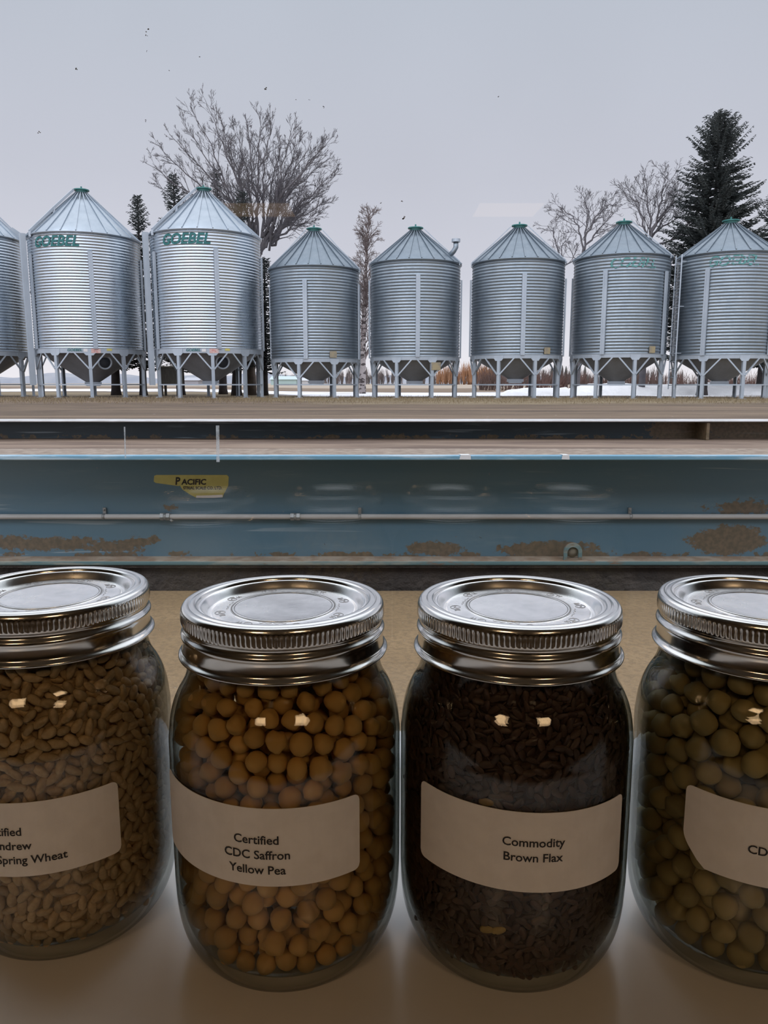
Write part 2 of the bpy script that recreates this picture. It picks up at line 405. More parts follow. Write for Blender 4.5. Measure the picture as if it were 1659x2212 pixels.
n = NT('flange_paint_bottom'); dirt = n.mix(n.step(n.noise(14, 5), .35, .65), (.33,.235,.165), (.46,.38,.30))
col = n.mix(n.step(n.noise(5, 5, .65, stretch=(.3,1,2)), .5, .6), (.13,.23,.24), (.30,.33,.29)); nx = n.n('ShaderNodeNewGeometry'); gx, gy, gz = n.xyz(nx.outputs['Normal'])
col = n.mix(n.step(n.noise(7, 5, .7, stretch=(.3,1,1)), .58, .66), col, (.22,.15,.10))
col = n.mix(n.step(gz, .4, .7), col, dirt); M['flangeb'] = n.pbr(col, .7)
ts = empty('truck_scale', (0, BY+1.5, -.10))
tag(ts, 'long blue steel truck scale with two rusty side beams outside the window', 'truck scale')
IO = Vector((0, -(BY+1.5), .10))
def xbeam(name, y0, y1, z0, z1, m, parent, bevel=0, off=IO):
    mb = MB(); nseg = 40
    for i in range(nseg):
        pass
    mb.box((-8, y0, z0), (8, y1, z1)); o = mb.obj(name, m, parent, off)
    if bevel:
        b = o.modifiers.new('round', 'BEVEL'); b.width = bevel; b.segments = 2
    return o
web = xbeam('side_beam', WEB, WEB+.02, zb+.02, zt-.02, M['beam'], ts)
Z0 = Vector((0,0,0))
xbeam('top_flange', BY, BY+.36, zt-.02, zt, M['flange'], web, .004, Z0)
xbeam('bottom_flange', BY+.15, BY+.40, zb, zb+.022, M['flangeb'], web, .006, Z0)
xbeam('bottom_lip', BY+.16, BY+.39, zb-.012, zb-.0005, M['soil'], web, 0, Z0)
lc = Vector((wx(1230), BY+.165, drop(1213, BY+.165)))  # lifting lug
mb = MB(); ow, oh, ih, th = .042, .062, .026, .014; N_ = 20
outer = [(-ow, 0)] + [(-ow*math.cos(PI*i/N_), .045 + ow*math.sin(PI*i/N_)) for i in range(N_+1)] + [(ow, 0)]
inner = [(-ih, .012)] + [(-ih*math.cos(PI*i/N_), .042 + ih*math.sin(PI*i/N_)) for i in range(N_+1)] + [(ih, .012)]
nn = len(outer); vs_ = []
for yq in (0, th):
    vs_ += [(a, yq, b) for a, b in outer] + [(a, yq, b) for a, b in inner]
fs_ = []
for i in range(nn):
    j = (i+1) % nn
    fs_ += [(i, j, nn+j, nn+i), (2*nn+i, 3*nn+i, 3*nn+j, 2*nn+j), (i, 2*nn+i, 2*nn+j, j), (nn+i, nn+j, 3*nn+j, 3*nn+i)]
mb.add([Vector(q)+lc for q in vs_], fs_); fix(mb.obj('lifting_lug', M['flangeb'], web))
mb = MB(); mb.tube([lc+Vector((0, .012, .042)), lc+Vector((0, .05, .042))], .0255, 18)
mb.obj('lug_pin', simple('rusty_pin', (.20,.19,.15), (.28,.25,.19), 30, .8), web)
for pxs, s in ((1005, .025), (1222, .017)):
    c = Vector((at(pxs, 980, BY).x, BY-.001, zt-.004)); mb = MB()
    mb.add([c+Vector((-s, 0, -.012)), c+Vector((s, 0, -.013)), c+Vector((s*.9, 0, .006)), c+Vector((-s*.8, 0, .006)), c+Vector((-s, .05, .006)), c+Vector((s*.7, .05, .006)),
            c+Vector((-s, -.003, -.012)), c+Vector((s, -.003, -.013)), c+Vector((s*.9, -.003, .007)), c+Vector((-s*.8, -.003, .007))], [(6,7,8,9), (9,8,5,4), (0,6,9,3), (1,2,8,7), (0,1,7,6)])
    mb.obj('white_paint_mark', simple('white_paint_mark', (.75,.77,.8), None, rough=.6), web)
zdk = at(829, 951, 6.3).z
mb = MB(); mb.box((-8, BY+.37, zdk-.03), (8, 6.515, zdk))
n = NT('dirty_deck'); dk = n.mix(n.step(n.noise(5, 6, .65, stretch=(.15,1,1)), .35, .65), (.12,.08,.06), (.26,.19,.14)); M['deck'] = n.pbr(dk, .9, 0, n.bump(n.noise(40, 4), .4, .01))
mb.obj('deck_plate', M['deck'], ts, IO)
zt2 = at(829, 908, 6.3).z
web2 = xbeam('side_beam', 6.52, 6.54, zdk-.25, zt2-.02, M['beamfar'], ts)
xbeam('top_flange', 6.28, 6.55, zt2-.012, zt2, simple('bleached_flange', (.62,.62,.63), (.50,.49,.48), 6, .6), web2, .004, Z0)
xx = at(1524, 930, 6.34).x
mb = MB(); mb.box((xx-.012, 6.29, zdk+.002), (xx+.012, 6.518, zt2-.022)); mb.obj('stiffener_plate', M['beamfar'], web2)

# conduit along the near web
zc_ = drop(1116, WEB-.022)
M['conduit'] = simple('grey_conduit', (.52,.52,.51), (.44,.44,.43), 5, .45, 0, stretch=(.3,1,1)); M['clamp'] = simple('zinc_clamp', (.40,.42,.42), (.32,.33,.33), 20, .45, .6)
cd = empty('conduit', (0, WEB-.022, zc_)); tag(cd, 'pale grey conduit pipe running along the near blue beam', 'pipe')
mb = MB(); mb.tube([(-8, 0, 0), (8, 0, 0)], .0125, 16); mb.obj('pipe', M['conduit'], cd)
for px in (357, 638):
    X = at(px, 1116, WEB-.022).x; mb = MB()
    for k in (-.014, .014): mb.tube([(X+k-.008, 0, 0), (X+k+.008, 0, 0)], .0185, 6, smooth=False)
    mb.tube([(X-.006, 0, 0), (X+.006, 0, 0)], .0165, 14)
    if px == 357: mb.tube([(X+.026, -.008, -.012), (X+.036, -.012, -.02)], .006, 8)
    mb.obj('coupling', M['clamp'], cd)
for px in (224, 777, 1362):
    X = at(px, 1116, WEB-.022).x; mb = MB()
    mb.tube([(X-.006, 0, 0), (X+.006, 0, 0)], .0145, 14); mb.box((X-.007, .012, .008), (X+.007, .021, .04)); mb.tube([(X, .013, .03), (X, .004, .03)], .004, 6)
    mb.obj('clamp', M['clamp'], cd)

# lettering
def text_mesh(s, size=1., shear=0., offset=0., space=1.):
    cu = bpy.data.curves.new('t', 'FONT'); cu.body = s; cu.size = size; cu.shear = shear; cu.offset = offset
    cu.space_character = space; cu.resolution_u = 3
    o = bpy.data.objects.new('t', cu); C.objects.link(o)
    me = o.to_mesh(); vs = np.array([v.co[:] for v in me.vertices]); fs = [tuple(p.vertices) for p in me.polygons]
    o.to_mesh_clear(); bpy.data.objects.remove(o); bpy.data.curves.remove(cu)
    vs[:, 0] -= (vs[:, 0].min() + vs[:, 0].max()) / 2
    return vs, fs
# torn sticker
SY = WEB - .0012
def sp2(px, py): return at(px, py, SY)
st = [(333,1028),(338,1026),(490,1026),(494,1030),(493,1049),(487,1061),(483,1068),(481,1074),(462,1075),(445,1075),(424,1075),(410,1068),(395,1058),(391,1053),(389,1049),(386,1050),(350,1045),(336,1043),(332,1040)]
pts = [sp2(*p) for p in st]; o0 = pts[0].copy()
mb = MB(); k = len(pts)
mb.add([p - o0 for p in pts] + [p - o0 + Vector((0, .001, 0)) for p in pts], [tuple(range(k)), tuple(reversed(range(k, 2*k)))] + [(i, k+i, k+(i+1) % k, (i+1) % k) for i in range(k)])
stk = fix(mb.obj('sticker', simple('yellow_vinyl', (.56,.52,.17), (.50,.46,.15), 18, .5), None, o0))
tag(stk, 'torn yellow scale-maker sticker on the web of the near blue beam', 'sticker')
def flat_text(s, x0, x1, ybase, m, name, parent, shear=0, offset=0, ht=None, space=1.):
    vs, fs = text_mesh(s, 1, shear, offset, space); a = sp2(x0, ybase); b = sp2(x1, ybase); W = vs[:,0].max()-vs[:,0].min(); k = (b.x-a.x)/W
    kz = k
    if ht: kz = abs(sp2(x0, ybase-ht).z - a.z) / vs[:,1].max()
    mb = MB(); mb.add([((a.x+b.x)/2 + v[0]*k - o0.x, -.0012, a.z + v[1]*kz - o0.z) for v in vs], fs); return mb.obj(name, m, parent)
flat_text('P', 379, 390, 1046.5, M['ink'], 'lettering', stk, .12, .035, 16)
flat_text('ACIFIC', 391.5, 446, 1046.5, M['ink'], 'lettering', stk, .1, .035, 12)
flat_text('STRIAL SCALE CO. LTD.', 396, 480, 1057, M['ink'], 'lettering', stk, 0, .03, 6.5)
mb = MB(); wb = [(424,1070.6),(452,1070),(481,1068.5),(481,1074.2),(462,1075.4),(445,1075.4),(424,1075.2)]
mb.add([sp2(*p) - o0 + Vector((0,-.0008,0)) for p in wb], [tuple(range(7))]); mb.obj('white_edge', M['white'], stk)

# ------------------------------------------------------------------ grain bins
def ray(px, py):
    u = (px - 829.5) / F; v = (py - 1106) / F; return u, cp - v*sp, -sp - v*cp
def bin_place(xl, xr, py, R):
    a = [math.atan2(ray(p, py)[0], ray(p, py)[1]) for p in (xl, xr)]
    mid = sum(a)/2; half = (a[1]-a[0])/2; d = R / math.sin(half)
    return math.sin(mid)*d, math.cos(mid)*d, d, mid
def zrow(px, py, dist):
    u, dy, dz = ray(px, py); return ZC + dz / math.hypot(u, dy) * dist
def cyl(a, R, z): return Vector((R*math.sin(a), -R*math.cos(a), z))
def bent_text(s, a0, R, z0, width, height, m, name, parent, shear=.25, offset=.0):
    vs, fs = text_mesh(s, 1, shear, offset); W = vs[:,0].max()-vs[:,0].min(); kx = width/W; kz = height/vs[:,1].max()
    mb = MB(); mb.add([cyl(a0 + v[0]*kx/R, R, z0 + v[1]*kz) for v in vs], fs); return mb.obj(name, m, parent)
def patch(a0, a1, R, z0, z1, m, name, parent, n=6, th=.012):
    mb = MB(); vs = []
    for r in (R, R+th):
        for i in range(n+1):
            a = a0+(a1-a0)*i/n; vs += [cyl(a, r, z0), cyl(a, r, z1)]
    k = 2*(n+1); fs = []
    for i in range(n):
        fs += [(2*i, 2*i+1, 2*i+3, 2*i+2), (k+2*i, k+2*i+2, k+2*i+3, k+2*i+1), (2*i, 2*i+2, k+2*i+2, k+2*i), (2*i+1, k+2*i+1, k+2*i+3, 2*i+3)]
    fs += [(0, k, k+1, 1), (2*n, 2*n+1, k+2*n+1, k+2*n)]
    mb.add(vs, fs); return mb.obj(name, m, parent)

def make_bin(label, xl, xr, R, rows, nleg, leg0, stiff, new, hop_bot, big=False, grp=None, cap_r=.22, n_ridge=40):
    xc, yc, d, az = bin_place(xl, xr, 640, R); pc = (xl+xr)/2
    eave, bot, cap = rows
    ze = zrow(pc, eave, d-R) - ZG; zb_ = zrow(pc, bot, d-R) - ZG; zcap = zrow(pc, cap, d) - ZG; zh = zrow(pc, hop_bot, d-.3) - ZG
    root = empty('grain_bin', (xc, yc, ZG), -az)
    tag(root, label, 'grain bin', grp)
    prof = []; H = ze - zb_; per = 8
    for i in range(n_ridge*per+1):
        prof.append((R + .011*math.cos(2*PI*i/per) - .011, zb_ + H*i/(n_ridge*per)))
    mb = MB(); mb.lathe(prof, 72); mb.obj('shell', M['galv_new' if new else 'galv_old'], root)
    # roof
    rib = 24; nr = rib*6
    def rmod(t, j): return 0
    mb = MB(); eo = .05; prof = [(R-.05, ze-.05), (R+eo, ze-.05), (R+eo, ze)] + [(R+eo+(cap_r-R-eo)*q, ze+(zcap-.14-ze)*q) for q in (.25,.5,.75,1)] + [(cap_r*.9, zcap-.16)]
    mb.lathe(prof, 96)
    for i in range(rib):
        a = 2*PI*(i+.5)/rib; p = cyl(a, R+eo, ze+.012); q = cyl(a, cap_r+.02, zcap-.13)
        mb.bar(p, q, .035, .05)
    mb.obj('roof', M['roof_new' if new else 'roof_old'], root)
    mb = MB(); mb.lathe([(0, zcap-.16), (cap_r, zcap-.16), (cap_r+.01, zcap-.04), (cap_r+.09, zcap-.04), (cap_r+.09, zcap), (.03, zcap+.03), (.03, zcap+.13), (0, zcap+.13)], 28, smooth=False); mb.obj('roof_cap', M['teal'], root)
    # skirt ring
    mb = MB(); sh = .19 if big else .14
    mb.lathe([(R-.02, zb_-sh), (R+.015, zb_-sh), (R+.02, zb_-.01), (R+.035, zb_+.01), (R-.02, zb_+.02)], 72, closed=True, smooth=False)
    for i in range(nleg):
        a = leg0 + 2*PI*i/nleg; ga = .10 if big else .105
        vs = []
        for r in (R+.0, R+.03):
            for aa, zz in ((-ga, zb_-sh+.002), (-ga*.62, zb_-sh-.09), (ga*.62, zb_-sh-.09), (ga, zb_-sh+.002), (ga, zb_-.02), (-ga, zb_-.02)): vs.append(cyl(a+aa, r, zz))
        mb.add(vs, [(0,1,2,3,4,5), (11,10,9,8,7,6)] + [(j, (j+1) % 6, 6+(j+1) % 6, 6+j) for j in range(6)])
    mb.obj('skirt_ring', M['strut'], root)
    # hopper
    hr = .30; mb = MB(); mb.lathe([(R-.03, zb_-.02), (R-.04, zb_-.06), (hr, zh+.18), (hr, zh+.16), (0, zh+.16)], 48); mb.obj('hopper', M['hopper'], root)
    mb = MB(); mb.box((-.34, -.34, zh+.06), (.34, .34, zh+.17)); mb.box((-.26, -.42, zh), (.26, .30, zh+.06)); mb.tube([(-.3, -.36, zh+.03), (.3, -.36, zh+.03)], .02, 6); mb.obj('slide_gate', M['strut'], root)
    # legs and braces
    for i in range(nleg):
        a = leg0 + 2*PI*i/nleg; mb = MB()
        ca = cyl(a, R+.01, 0); t = Vector((math.cos(a), math.sin(a), 0)); r_ = Vector((math.sin(a), -math.cos(a), 0)); top = zb_-.05
        wd = .06
        mb.obox(ca+Vector((0,0,top/2)), t*wd, r_*.012, Vector((0,0,top/2))); mb.obox(ca - r_*.05 + t*wd*.85 + Vector((0,0,top/2)), t*.012, r_*.05, Vector((0,0,top/2))); mb.obox(ca - r_*.05 - t*wd*.85 + Vector((0,0,top/2)), t*.012, r_*.05, Vector((0,0,top/2)))
        mb.obox(ca+Vector((0,0,.012)), t*.12, r_*.1, Vector((0,0,.012)))
        mb.obj('leg', M['strut'], root)
        s = PI/nleg*.86
        for sg in (-1, 1):
            mb = MB(); p = cyl(a+sg*.02, R+.02, zb_-sh-.62); q = cyl(a+sg*s, R-.0, zb_-sh+.03); mb.bar(p, q, .045, .05); mb.obj('brace', M['strut'], root)
    zr = .52; mb = MB()
    for i in range(nleg):
        mb.bar(cyl(leg0+2*PI*i/nleg, R, zr), cyl(leg0+2*PI*(i+1)/nleg, R, zr), .03, .05)
    mb.obj('tie_ring', M['strut'], root)
    for a in stiff:
        mb = MB(); z0, z1 = zb_-.02, ze-H*.165; t = Vector((math.cos(a), math.sin(a), 0)); r_ = Vector((math.sin(a), -math.cos(a), 0))
        c = cyl(a, R+.035, (z0+z1)/2)
        mb.obox(c, t*.085, r_*.03, Vector((0,0,(z1-z0)/2))); mb.obox(c+r_*.03+t*.045, t*.02, r_*.012, Vector((0,0,(z1-z0)/2))); mb.obox(c+r_*.03-t*.045, t*.02, r_*.012, Vector((0,0,(z1-z0)/2)))
        mb.obj('stiffener', M['strut'], root)
    return root, dict(R=R, ze=ze, zb=zb_, zc=zcap, zh=zh, d=d, H=H, sh=sh)

def ring_hatch(root, q, a, frac, rr):
    # manhole ring on the sloping hopper
    R = q['R']; z = q['zb']-.06 + (q['zh']+.18 - q['zb']+.06)*frac; r = R-.04 + (.30 - R+.04)*frac
    c = cyl(a, r, z); nrm = Vector((math.sin(a), -math.cos(a), -.15)).normalized()
    mb = MB(); mb.tube([c - nrm*.25, c+nrm*.22, c+nrm*.22], [rr*.8, rr*.8, .001], 28, cap=False); mb.obj('manhole', M['dark'], root)
    e1 = nrm.cross(Vector((0,0,1))).normalized(); e2 = e1.cross(nrm)
    pts = [c+nrm*.2 + (e1*math.cos(2*PI*i/32)+e2*math.sin(2*PI*i/32))*rr for i in range(33)]
    mb = MB(); mb.tube(pts, .04, 8, cap=False); mb.obj('manhole_ring', M['strut'], root)
def side_channel(root, q, a, w=.10, z0=.5):
    mb = MB(); t = Vector((math.cos(a), math.sin(a), 0)); r_ = Vector((math.sin(a), -math.cos(a), 0)); z1 = q['ze']+.02
    c = cyl(a, q['R']+.22, (z0+z1)/2); mb.obox(c, t*w, r_*w, Vector((0,0,(z1-z0)/2)))
    for zz in (q['zb'], (q['zb']+q['ze'])/2, q['ze']-.15): mb.obox(cyl(a, q['R']+.11, zz), t*.03, r_*.12, Vector((0,0,.03)))
    mb.obj('side_channel', M['strut'], root)
def roof_rail(root, q, a, lift=.16, w=.05, cap_r=.22):
    p = cyl(a, cap_r+.12, q['zc']-.05); m_ = cyl(a, q['R']*.55, q['ze']+(q['zc']-q['ze'])*.47+lift); e = cyl(a, q['R']+.05, q['ze']+lift*.5)
    mb = MB(); mb.bar(p, m_, w, w); mb.bar(m_, e, w, w); mb.bar(e, e-Vector((0,0,lift+.04)), w, w)
    mb.bar(m_, m_-Vector((0,0,lift+.05)), w, w); mb.obj('roof_rail', M['strut'], root)

RB, RS = 2.2, 1.83
BG = 'hopper bottom grain bins in the row across the yard'
b1, q1 = make_bin('large grain bin cut off by the left edge of the photo', -188, 59, RB, (500, 757, 408), 10, .25, [1.35, .1, 2.6, -1.2], True, 835, True, BG)
b2, q2 = make_bin('large lettered grain bin beside the one cut off by the left edge', 66, 308, RB, (500, 752, 411), 10, -.03, [.08, 1.34, -1.17, 2.6, -2.43], True, 834, True, BG)
b3, q3 = make_bin('large bright grain bin with green lettering, nearest the big bare tree', 328, 565, RB, (493, 752, 408), 10, .05, [.17, 1.43, -1.09, 2.7, -2.3], True, 832, True, BG)
b4, q4 = make_bin('small grey grain bin right beside the large lettered bins, without lettering', 583, 777, RS, (571, 774, 494), 8, .405, [-.21, 1.25, 2.8, -1.75], False, 831, False, BG, n_ridge=31)
b5, q5 = make_bin('small grey grain bin with an elbow vent pipe on its roof', 800, 994, RS, (558, 770, 492), 8, .385, [.06, 1.50, -1.52, 3.1], False, 832, False, BG, n_ridge=31)
b6, q6 = make_bin('small plain grey grain bin just right of the one with the vent pipe', 1019, 1219, RS, (556, 766, 487), 8, .42, [.13, 1.55, -1.45, 3.0], False, 828, False, BG, n_ridge=31)
b7, q7 = make_bin('small grey grain bin with worn faint lettering and no ladder', 1237, 1447, RS, (546, 764, 480), 8, .36, [-.31, 1.06, 2.6, -1.7], False, 833, False, BG, n_ridge=31)
b8, q8 = make_bin('small grey grain bin with a ladder up its side, in front of the tall spruce', 1458, 1682, RS, (541, 766, 477), 8, .45, [-.36, 1.04, 2.6, -1.75], False, 833, False, BG, n_ridge=31)
for b, q, a0, w_ in ((b2, q2, -.53, 1.95), (b3, q3, -.36, 1.98)):
    bent_text('GOEBEL', a0, RB+.012, q['ze']-.56, w_, .40, M['decal'], 'lettering', b, .25, .028)
    bent_text('GOEBEL', -.28, RB+.04, q['zb']-.12, .58, .10, M['decal'], 'lettering', b, .2, .02)
    patch(-.13, -.06, RB+.018, q['zb']-.14, q['zb']-.03, M['white'], 'number_plate', b)
    patch(-.05+.05, .16, RB+.018, q['zb']-.19, q['zb']-.02, M['red'], 'warning_sticker', b)
    patch(.27, .36, RB+.018, q['zb']-.09, q['zb']-.01, M['yel'], 'warning_sticker', b)
    ring_hatch(b, q, .30, .36, .26)
    side_channel(b, q, -1.25); roof_rail(b, q, -1.1, .18, .09)
mb = MB(); pb = cyl(1.32, RB*.93, q1['ze']+.10); mb.obox(pb+Vector((0,0,.14)), (.30,0,-.2), (0,.15,0), (.09,0,.13)); mb.obj('eave_hatch', M['strut'], b1)
side_channel(b1, q1, -1.25); roof_rail(b1, q1, 1.35, .16, .06)
for b, q, a0 in ((b7, q7, .25), (b8, q8, .12)):
    bent_text('GOEBEL', a0, RS+.010, q['ze']-.52, 1.75, .36, M['worn'], 'worn_lettering', b, .25, .028)
for b, q, a0, a1 in ((b4, q4, .30, .46), (b6, q6, .62, .78), (b7, q7, .66, .82)):
    patch(a0, a1, RS+.012, q['zb']+.03, q['zb']+.28, M['board'], 'tan_panel', b)
patch(.36, .58, RS+.03, q5['zb']-.52, q5['zb']-.22, M['board'], 'hanging_panel', b5)
for b, q, a in ((b4, q4, 1.25), (b5, q5, 1.2), (b6, q6, 1.3), (b6, q6, -1.35), (b7, q7, 1.2), (b4, q4, -1.6)):
    roof_rail(b, q, a, .12, .035)
def vent_pipe(root, q, a, f):
    p = cyl(a, q['R']*f, q['ze']+(q['zc']-q['ze'])*(1-f)); o = Vector((math.sin(a), -math.cos(a), 0))
    mb = MB(); mb.tube([p-Vector((0,0,.1))-o*.1, p+o*.16+Vector((0,0,.16)), p+o*.25+Vector((0,0,.30)), p+o*.25+Vector((0,0,.52))], .10, 14)
    mb.obj('vent_pipe', M['galv_old'], root)
    mb = MB(); mb.tube([p+o*.25+Vector((0,0,.5)), p+o*.25+Vector((0,0,.62))], .17, 16, smooth=False); mb.obj('vent_cap', M['strut'], root)
vent_pipe(b5, q5, 1.2, .80)
def ladder(root, q, a, z0):
    z1 = q['ze']+.05; mb = MB(); t = Vector((math.cos(a), math.sin(a), 0)); c0 = cyl(a, q['R']+.18, 0)
    for s in (-1, 1): mb.bar(c0+t*.22*s+Vector((0,0,z0)), c0+t*.22*s+Vector((0,0,z1)), .045)
    k = z0+.15
    while k < z1-.1: mb.tube([c0-t*.22+Vector((0,0,k)), c0+t*.22+Vector((0,0,k))], .016, 6); k += .3
    for zz in (q['zb']+.1, (q['zb']+q['ze'])/2, q['ze']-.2):
        for s in (-1, 1): mb.bar(c0+t*.22*s+Vector((0,0,zz)), cyl(a, q['R']-.02, zz)+t*.22*s, .03)
    mb.obj('ladder', M['strut'], root)
ladder(b8, q8, -1.02, .35)

# ------------------------------------------------------------------ trees
M['bark'] = simple('grey_bark', (.115,.108,.122), (.15,.138,.145), 3, .9)
M['bark2'] = simple('brown_bark', (.15,.115,.09), (.10,.08,.07), 4, .9, bump=.6)
M['birchtwig'] = simple('birch_twig', (.17,.125,.12), (.23,.19,.18), 3, .9)
M['spruce'] = simple('spruce_needles', (.058,.072,.074), (.085,.098,.095), 1.2, .9)
M['trunkd'] = simple('dark_spruce_trunk', (.035,.03,.032), (.06,.05,.05), 4, .95)
def twig(mb, p, d, r, L, lev, rg, sides=4, spread=.75, up=.25, rmin=.010, kids=(3, 5)):
    p = p.copy(); d = d.normalized(); n = 4 if lev > 0 else 3; pts = [p.copy()]; rs = [r]; ds = [d.copy()]
    for i in range(n):
        d = (d + Vector((rg.gauss(0,.13), rg.gauss(0,.13), rg.gauss(0,.10)+up*.22))).normalized()
        p = p + d*L/n; pts.append(p.copy()); rs.append(max(rmin, r*(1-.72*(i+1)/n))); ds.append(d.copy())
    mb.tube(pts, rs, sides if lev > 0 else 3, cap=False)
    if lev > 0:
        for k in range(rg.randint(*kids)):
            f = rg.uniform(.22, 1.0); i = min(n-1, int(f*n)); q = pts[i].lerp(pts[i+1], f*n-i)
            a = rg.uniform(.5, 1.)*spread; ax = ds[i].orthogonal(); ax.rotate(Matrix.Rotation(rg.uniform(0, 2*PI), 3, ds[i]))
            dd = ds[i].copy(); dd.rotate(Matrix.Rotation(a, 3, ax))
            twig(mb, q, dd, max(rmin, rs[i]*.55), L*rg.uniform(.42,.68)*(1.15-.5*f), lev-1, rg, sides, spread, up, rmin, kids)
def limb(mb, pts, r0, r1, rg, nk, L, lev, spread=.75, up=.3, start=.25, rmin=.010):
    pts = [Vector(p) for p in pts]; fine = []
    for i in range(len(pts)-1):
        for k in range(4): fine.append(pts[i].lerp(pts[i+1], k/4) + Vector((rg.gauss(0,.05), rg.gauss(0,.05), rg.gauss(0,.04))) * (0 if i == 0 and k == 0 else 1))
    fine.append(pts[-1]); m = len(fine)
    rs = [r0+(r1-r0)*i/(m-1) for i in range(m)]; mb.tube(fine, rs, 7, cap=False)
    for k in range(nk):
        f = start+(1-start)*(k+rg.random())/nk; i = min(m-2, int(f*(m-1))); q = fine[i].lerp(fine[i+1], f*(m-1)-i); d = (fine[i+1]-fine[i]).normalized()
        ax = d.orthogonal(); ax.rotate(Matrix.Rotation(rg.uniform(0, 2*PI), 3, d)); dd = d.copy(); dd.rotate(Matrix.Rotation(rg.uniform(.45, 1.)*spread, 3, ax))
        twig(mb, q, dd, max(rmin, rs[i]*.5), L*rg.uniform(.6,1.1)*(1.2-.6*f), lev, rg, up=up, spread=spread, rmin=rmin)
def rel(o, pts): return [Vector(p)-o for p in pts]
# big bare tree
TY = 38.; rg = random.Random(11)
base = at(540, 850, TY); base.z = ZG
t = empty('bare_tree', base); tag(t, 'big spreading bare tree rising behind the large lettered grain bins', 'tree')
def P(x, y, dy=0): return at(x, y, TY+dy) - base
mb = MB(); mb.tube([Vector((0,0,-.05)), P(541, 800), P(545, 720), P(548, 620), P(550, 560)], [.34, .24, .21, .2, .19], 10); mb.obj('trunk', M['bark2'], t)
mb = MB()
ENV = [(314,352),(332,398),(345,318),(366,290),(392,262),(412,228),(442,213),(470,248),(488,300),(512,285),(534,262),(560,250),(584,262),(606,300),(632,266),(650,300),(672,305),(694,318),(714,300),(706,345),(720,372),(698,405),(704,440),(676,470),(660,440)]
for i, (ex, ey) in enumerate(ENV):
    dz_ = math.sin(i*2.1)*1.9
    if ex < 500: f0 = (rg.uniform(538,552), rg.uniform(500,560)); m1 = (f0[0]-(f0[0]-ex)*.22, f0[1]-(f0[1]-ey)*.30); m2 = (f0[0]-(f0[0]-ex)*.60, f0[1]-(f0[1]-ey)*.66)
    elif ex < 600: f0 = (rg.uniform(542,568), rg.uniform(500,555)); m1 = (f0[0]+(ex-f0[0])*.15+rg.uniform(-6,6), f0[1]-(f0[1]-ey)*.33); m2 = (f0[0]+(ex-f0[0])*.5+rg.uniform(-6,6), f0[1]-(f0[1]-ey)*.66)
    else: f0 = (rg.uniform(566,592), rg.uniform(490,545)); m1 = (f0[0]+(ex-f0[0])*.22, f0[1]-(f0[1]-ey)*.32); m2 = (f0[0]+(ex-f0[0])*.58, f0[1]-(f0[1]-ey)*.66)
    limb(mb, [P(*f0), P(*m1, dz_*.4), P(*m2, dz_*.8), P(ex, ey, dz_)], rg.uniform(.055,.085), .009, rg, 21, 1.2, 2, spread=.66, up=.35, rmin=.0065, start=.2)
for q in ([(550,560),(545,520),(548,480)], [(550,560),(566,540),(592,488)], [(552,562),(560,545),(572,510)]): limb(mb, [P(*p) for p in q], .17, .08, rg, 2, .8, 1)
mb.obj('branches', M['bark'], t)
# right-hand bare trees
def bare(label, bx, Y, limbs, seed, r=.13, L=1.5, nk=9):
    rg = random.Random(seed); base = at(bx, 850, Y); base.z = ZG
    t = empty('bare_tree', base); tag(t, label, 'tree'); fk = at(limbs[0][0][0], limbs[0][0][1], Y)-base
    mb = MB(); mb.tube([Vector((0,0,-.05)), fk*.5+Vector((.05,0,0)), fk], [r*1.3, r*1.05, r*.95], 8); mb.obj('trunk', M['bark'], t)
    mb = MB()
    for k, lb in enumerate(limbs):
        pts = [at(x, y, Y + (0 if i == 0 else math.sin(k*2.3)*1.2*i/len(lb)))-base for i, (x, y) in enumerate(lb)]
        limb(mb, pts, r*.5, .010, rg, int(nk*1.4), L, 2, rmin=.0075, spread=.9)
    mb.obj('branches', M['bark'], t)
bare('shorter loose bare tree just left of the taller one by the spruce', 1245, 42,
     [[(1262,560),(1255,510),(1240,470),(1205,446)], [(1262,560),(1262,500),(1275,460),(1262,424)], [(1262,520),(1285,470),(1320,440)], [(1260,540),(1290,500),(1330,455)]], 21, .12, 1.3, 9)
bare('taller bare tree close beside the tall spruce', 1385, 40,
     [[(1400,560),(1398,500),(1375,440),(1352,405)], [(1400,560),(1405,490),(1400,430),(1388,395)], [(1400,530),(1420,470),(1430,420),(1440,382)], [(1404,500),(1440,450),(1465,415)], [(1398,520),(1430,490),(1470,470)], [(1400,540),(1450,520),(1490,500)]], 22, .14, 1.5, 10)
bare('small bare tree peeping out beside the roof of the flared-cap bin', 1195, 46, [[(1212,600),(1205,540),(1195,500),(1182,487)], [(1212,600),(1212,540),(1222,510)], [(1212,580),(1240,560),(1232,540)]], 23, .09, 1.2, 7)
# birch
rg = random.Random(31); base = at(783, 850, 44); base.z = ZG
t = empty('birch_tree', base); tag(t, 'slender upright birch with fine drooping twigs between two small bins', 'tree')
mb = MB(); mb.tube([Vector((0,0,-.05)), at(784,760,44)-base, at(788,640,44)-base, at(792,540,44)-base, at(796,474,44)-base], [.2,.15,.11,.06,.015], 8)
n = NT('birch_bark'); M['birchbark'] = n.pbr(n.mix(n.step(n.noise(3, 5, stretch=(1,1,2.5)), .5, .55), (.42,.37,.36), (.07,.055,.055)), .8)
mb.obj('trunk', M['birchbark'], t)
mb = MB()
for k in range(95):
    f = rg.uniform(.2, 1); p = at(784+12*f, 850-376*f, 44)-base; a = rg.uniform(0, 2*PI)
    twig(mb, p, Vector((math.cos(a)*.55, math.sin(a)*.55, .9)), .03, 1.5*(1.25-f*.75), 2, rg, 3, .8, -.15, .008, (4, 6))
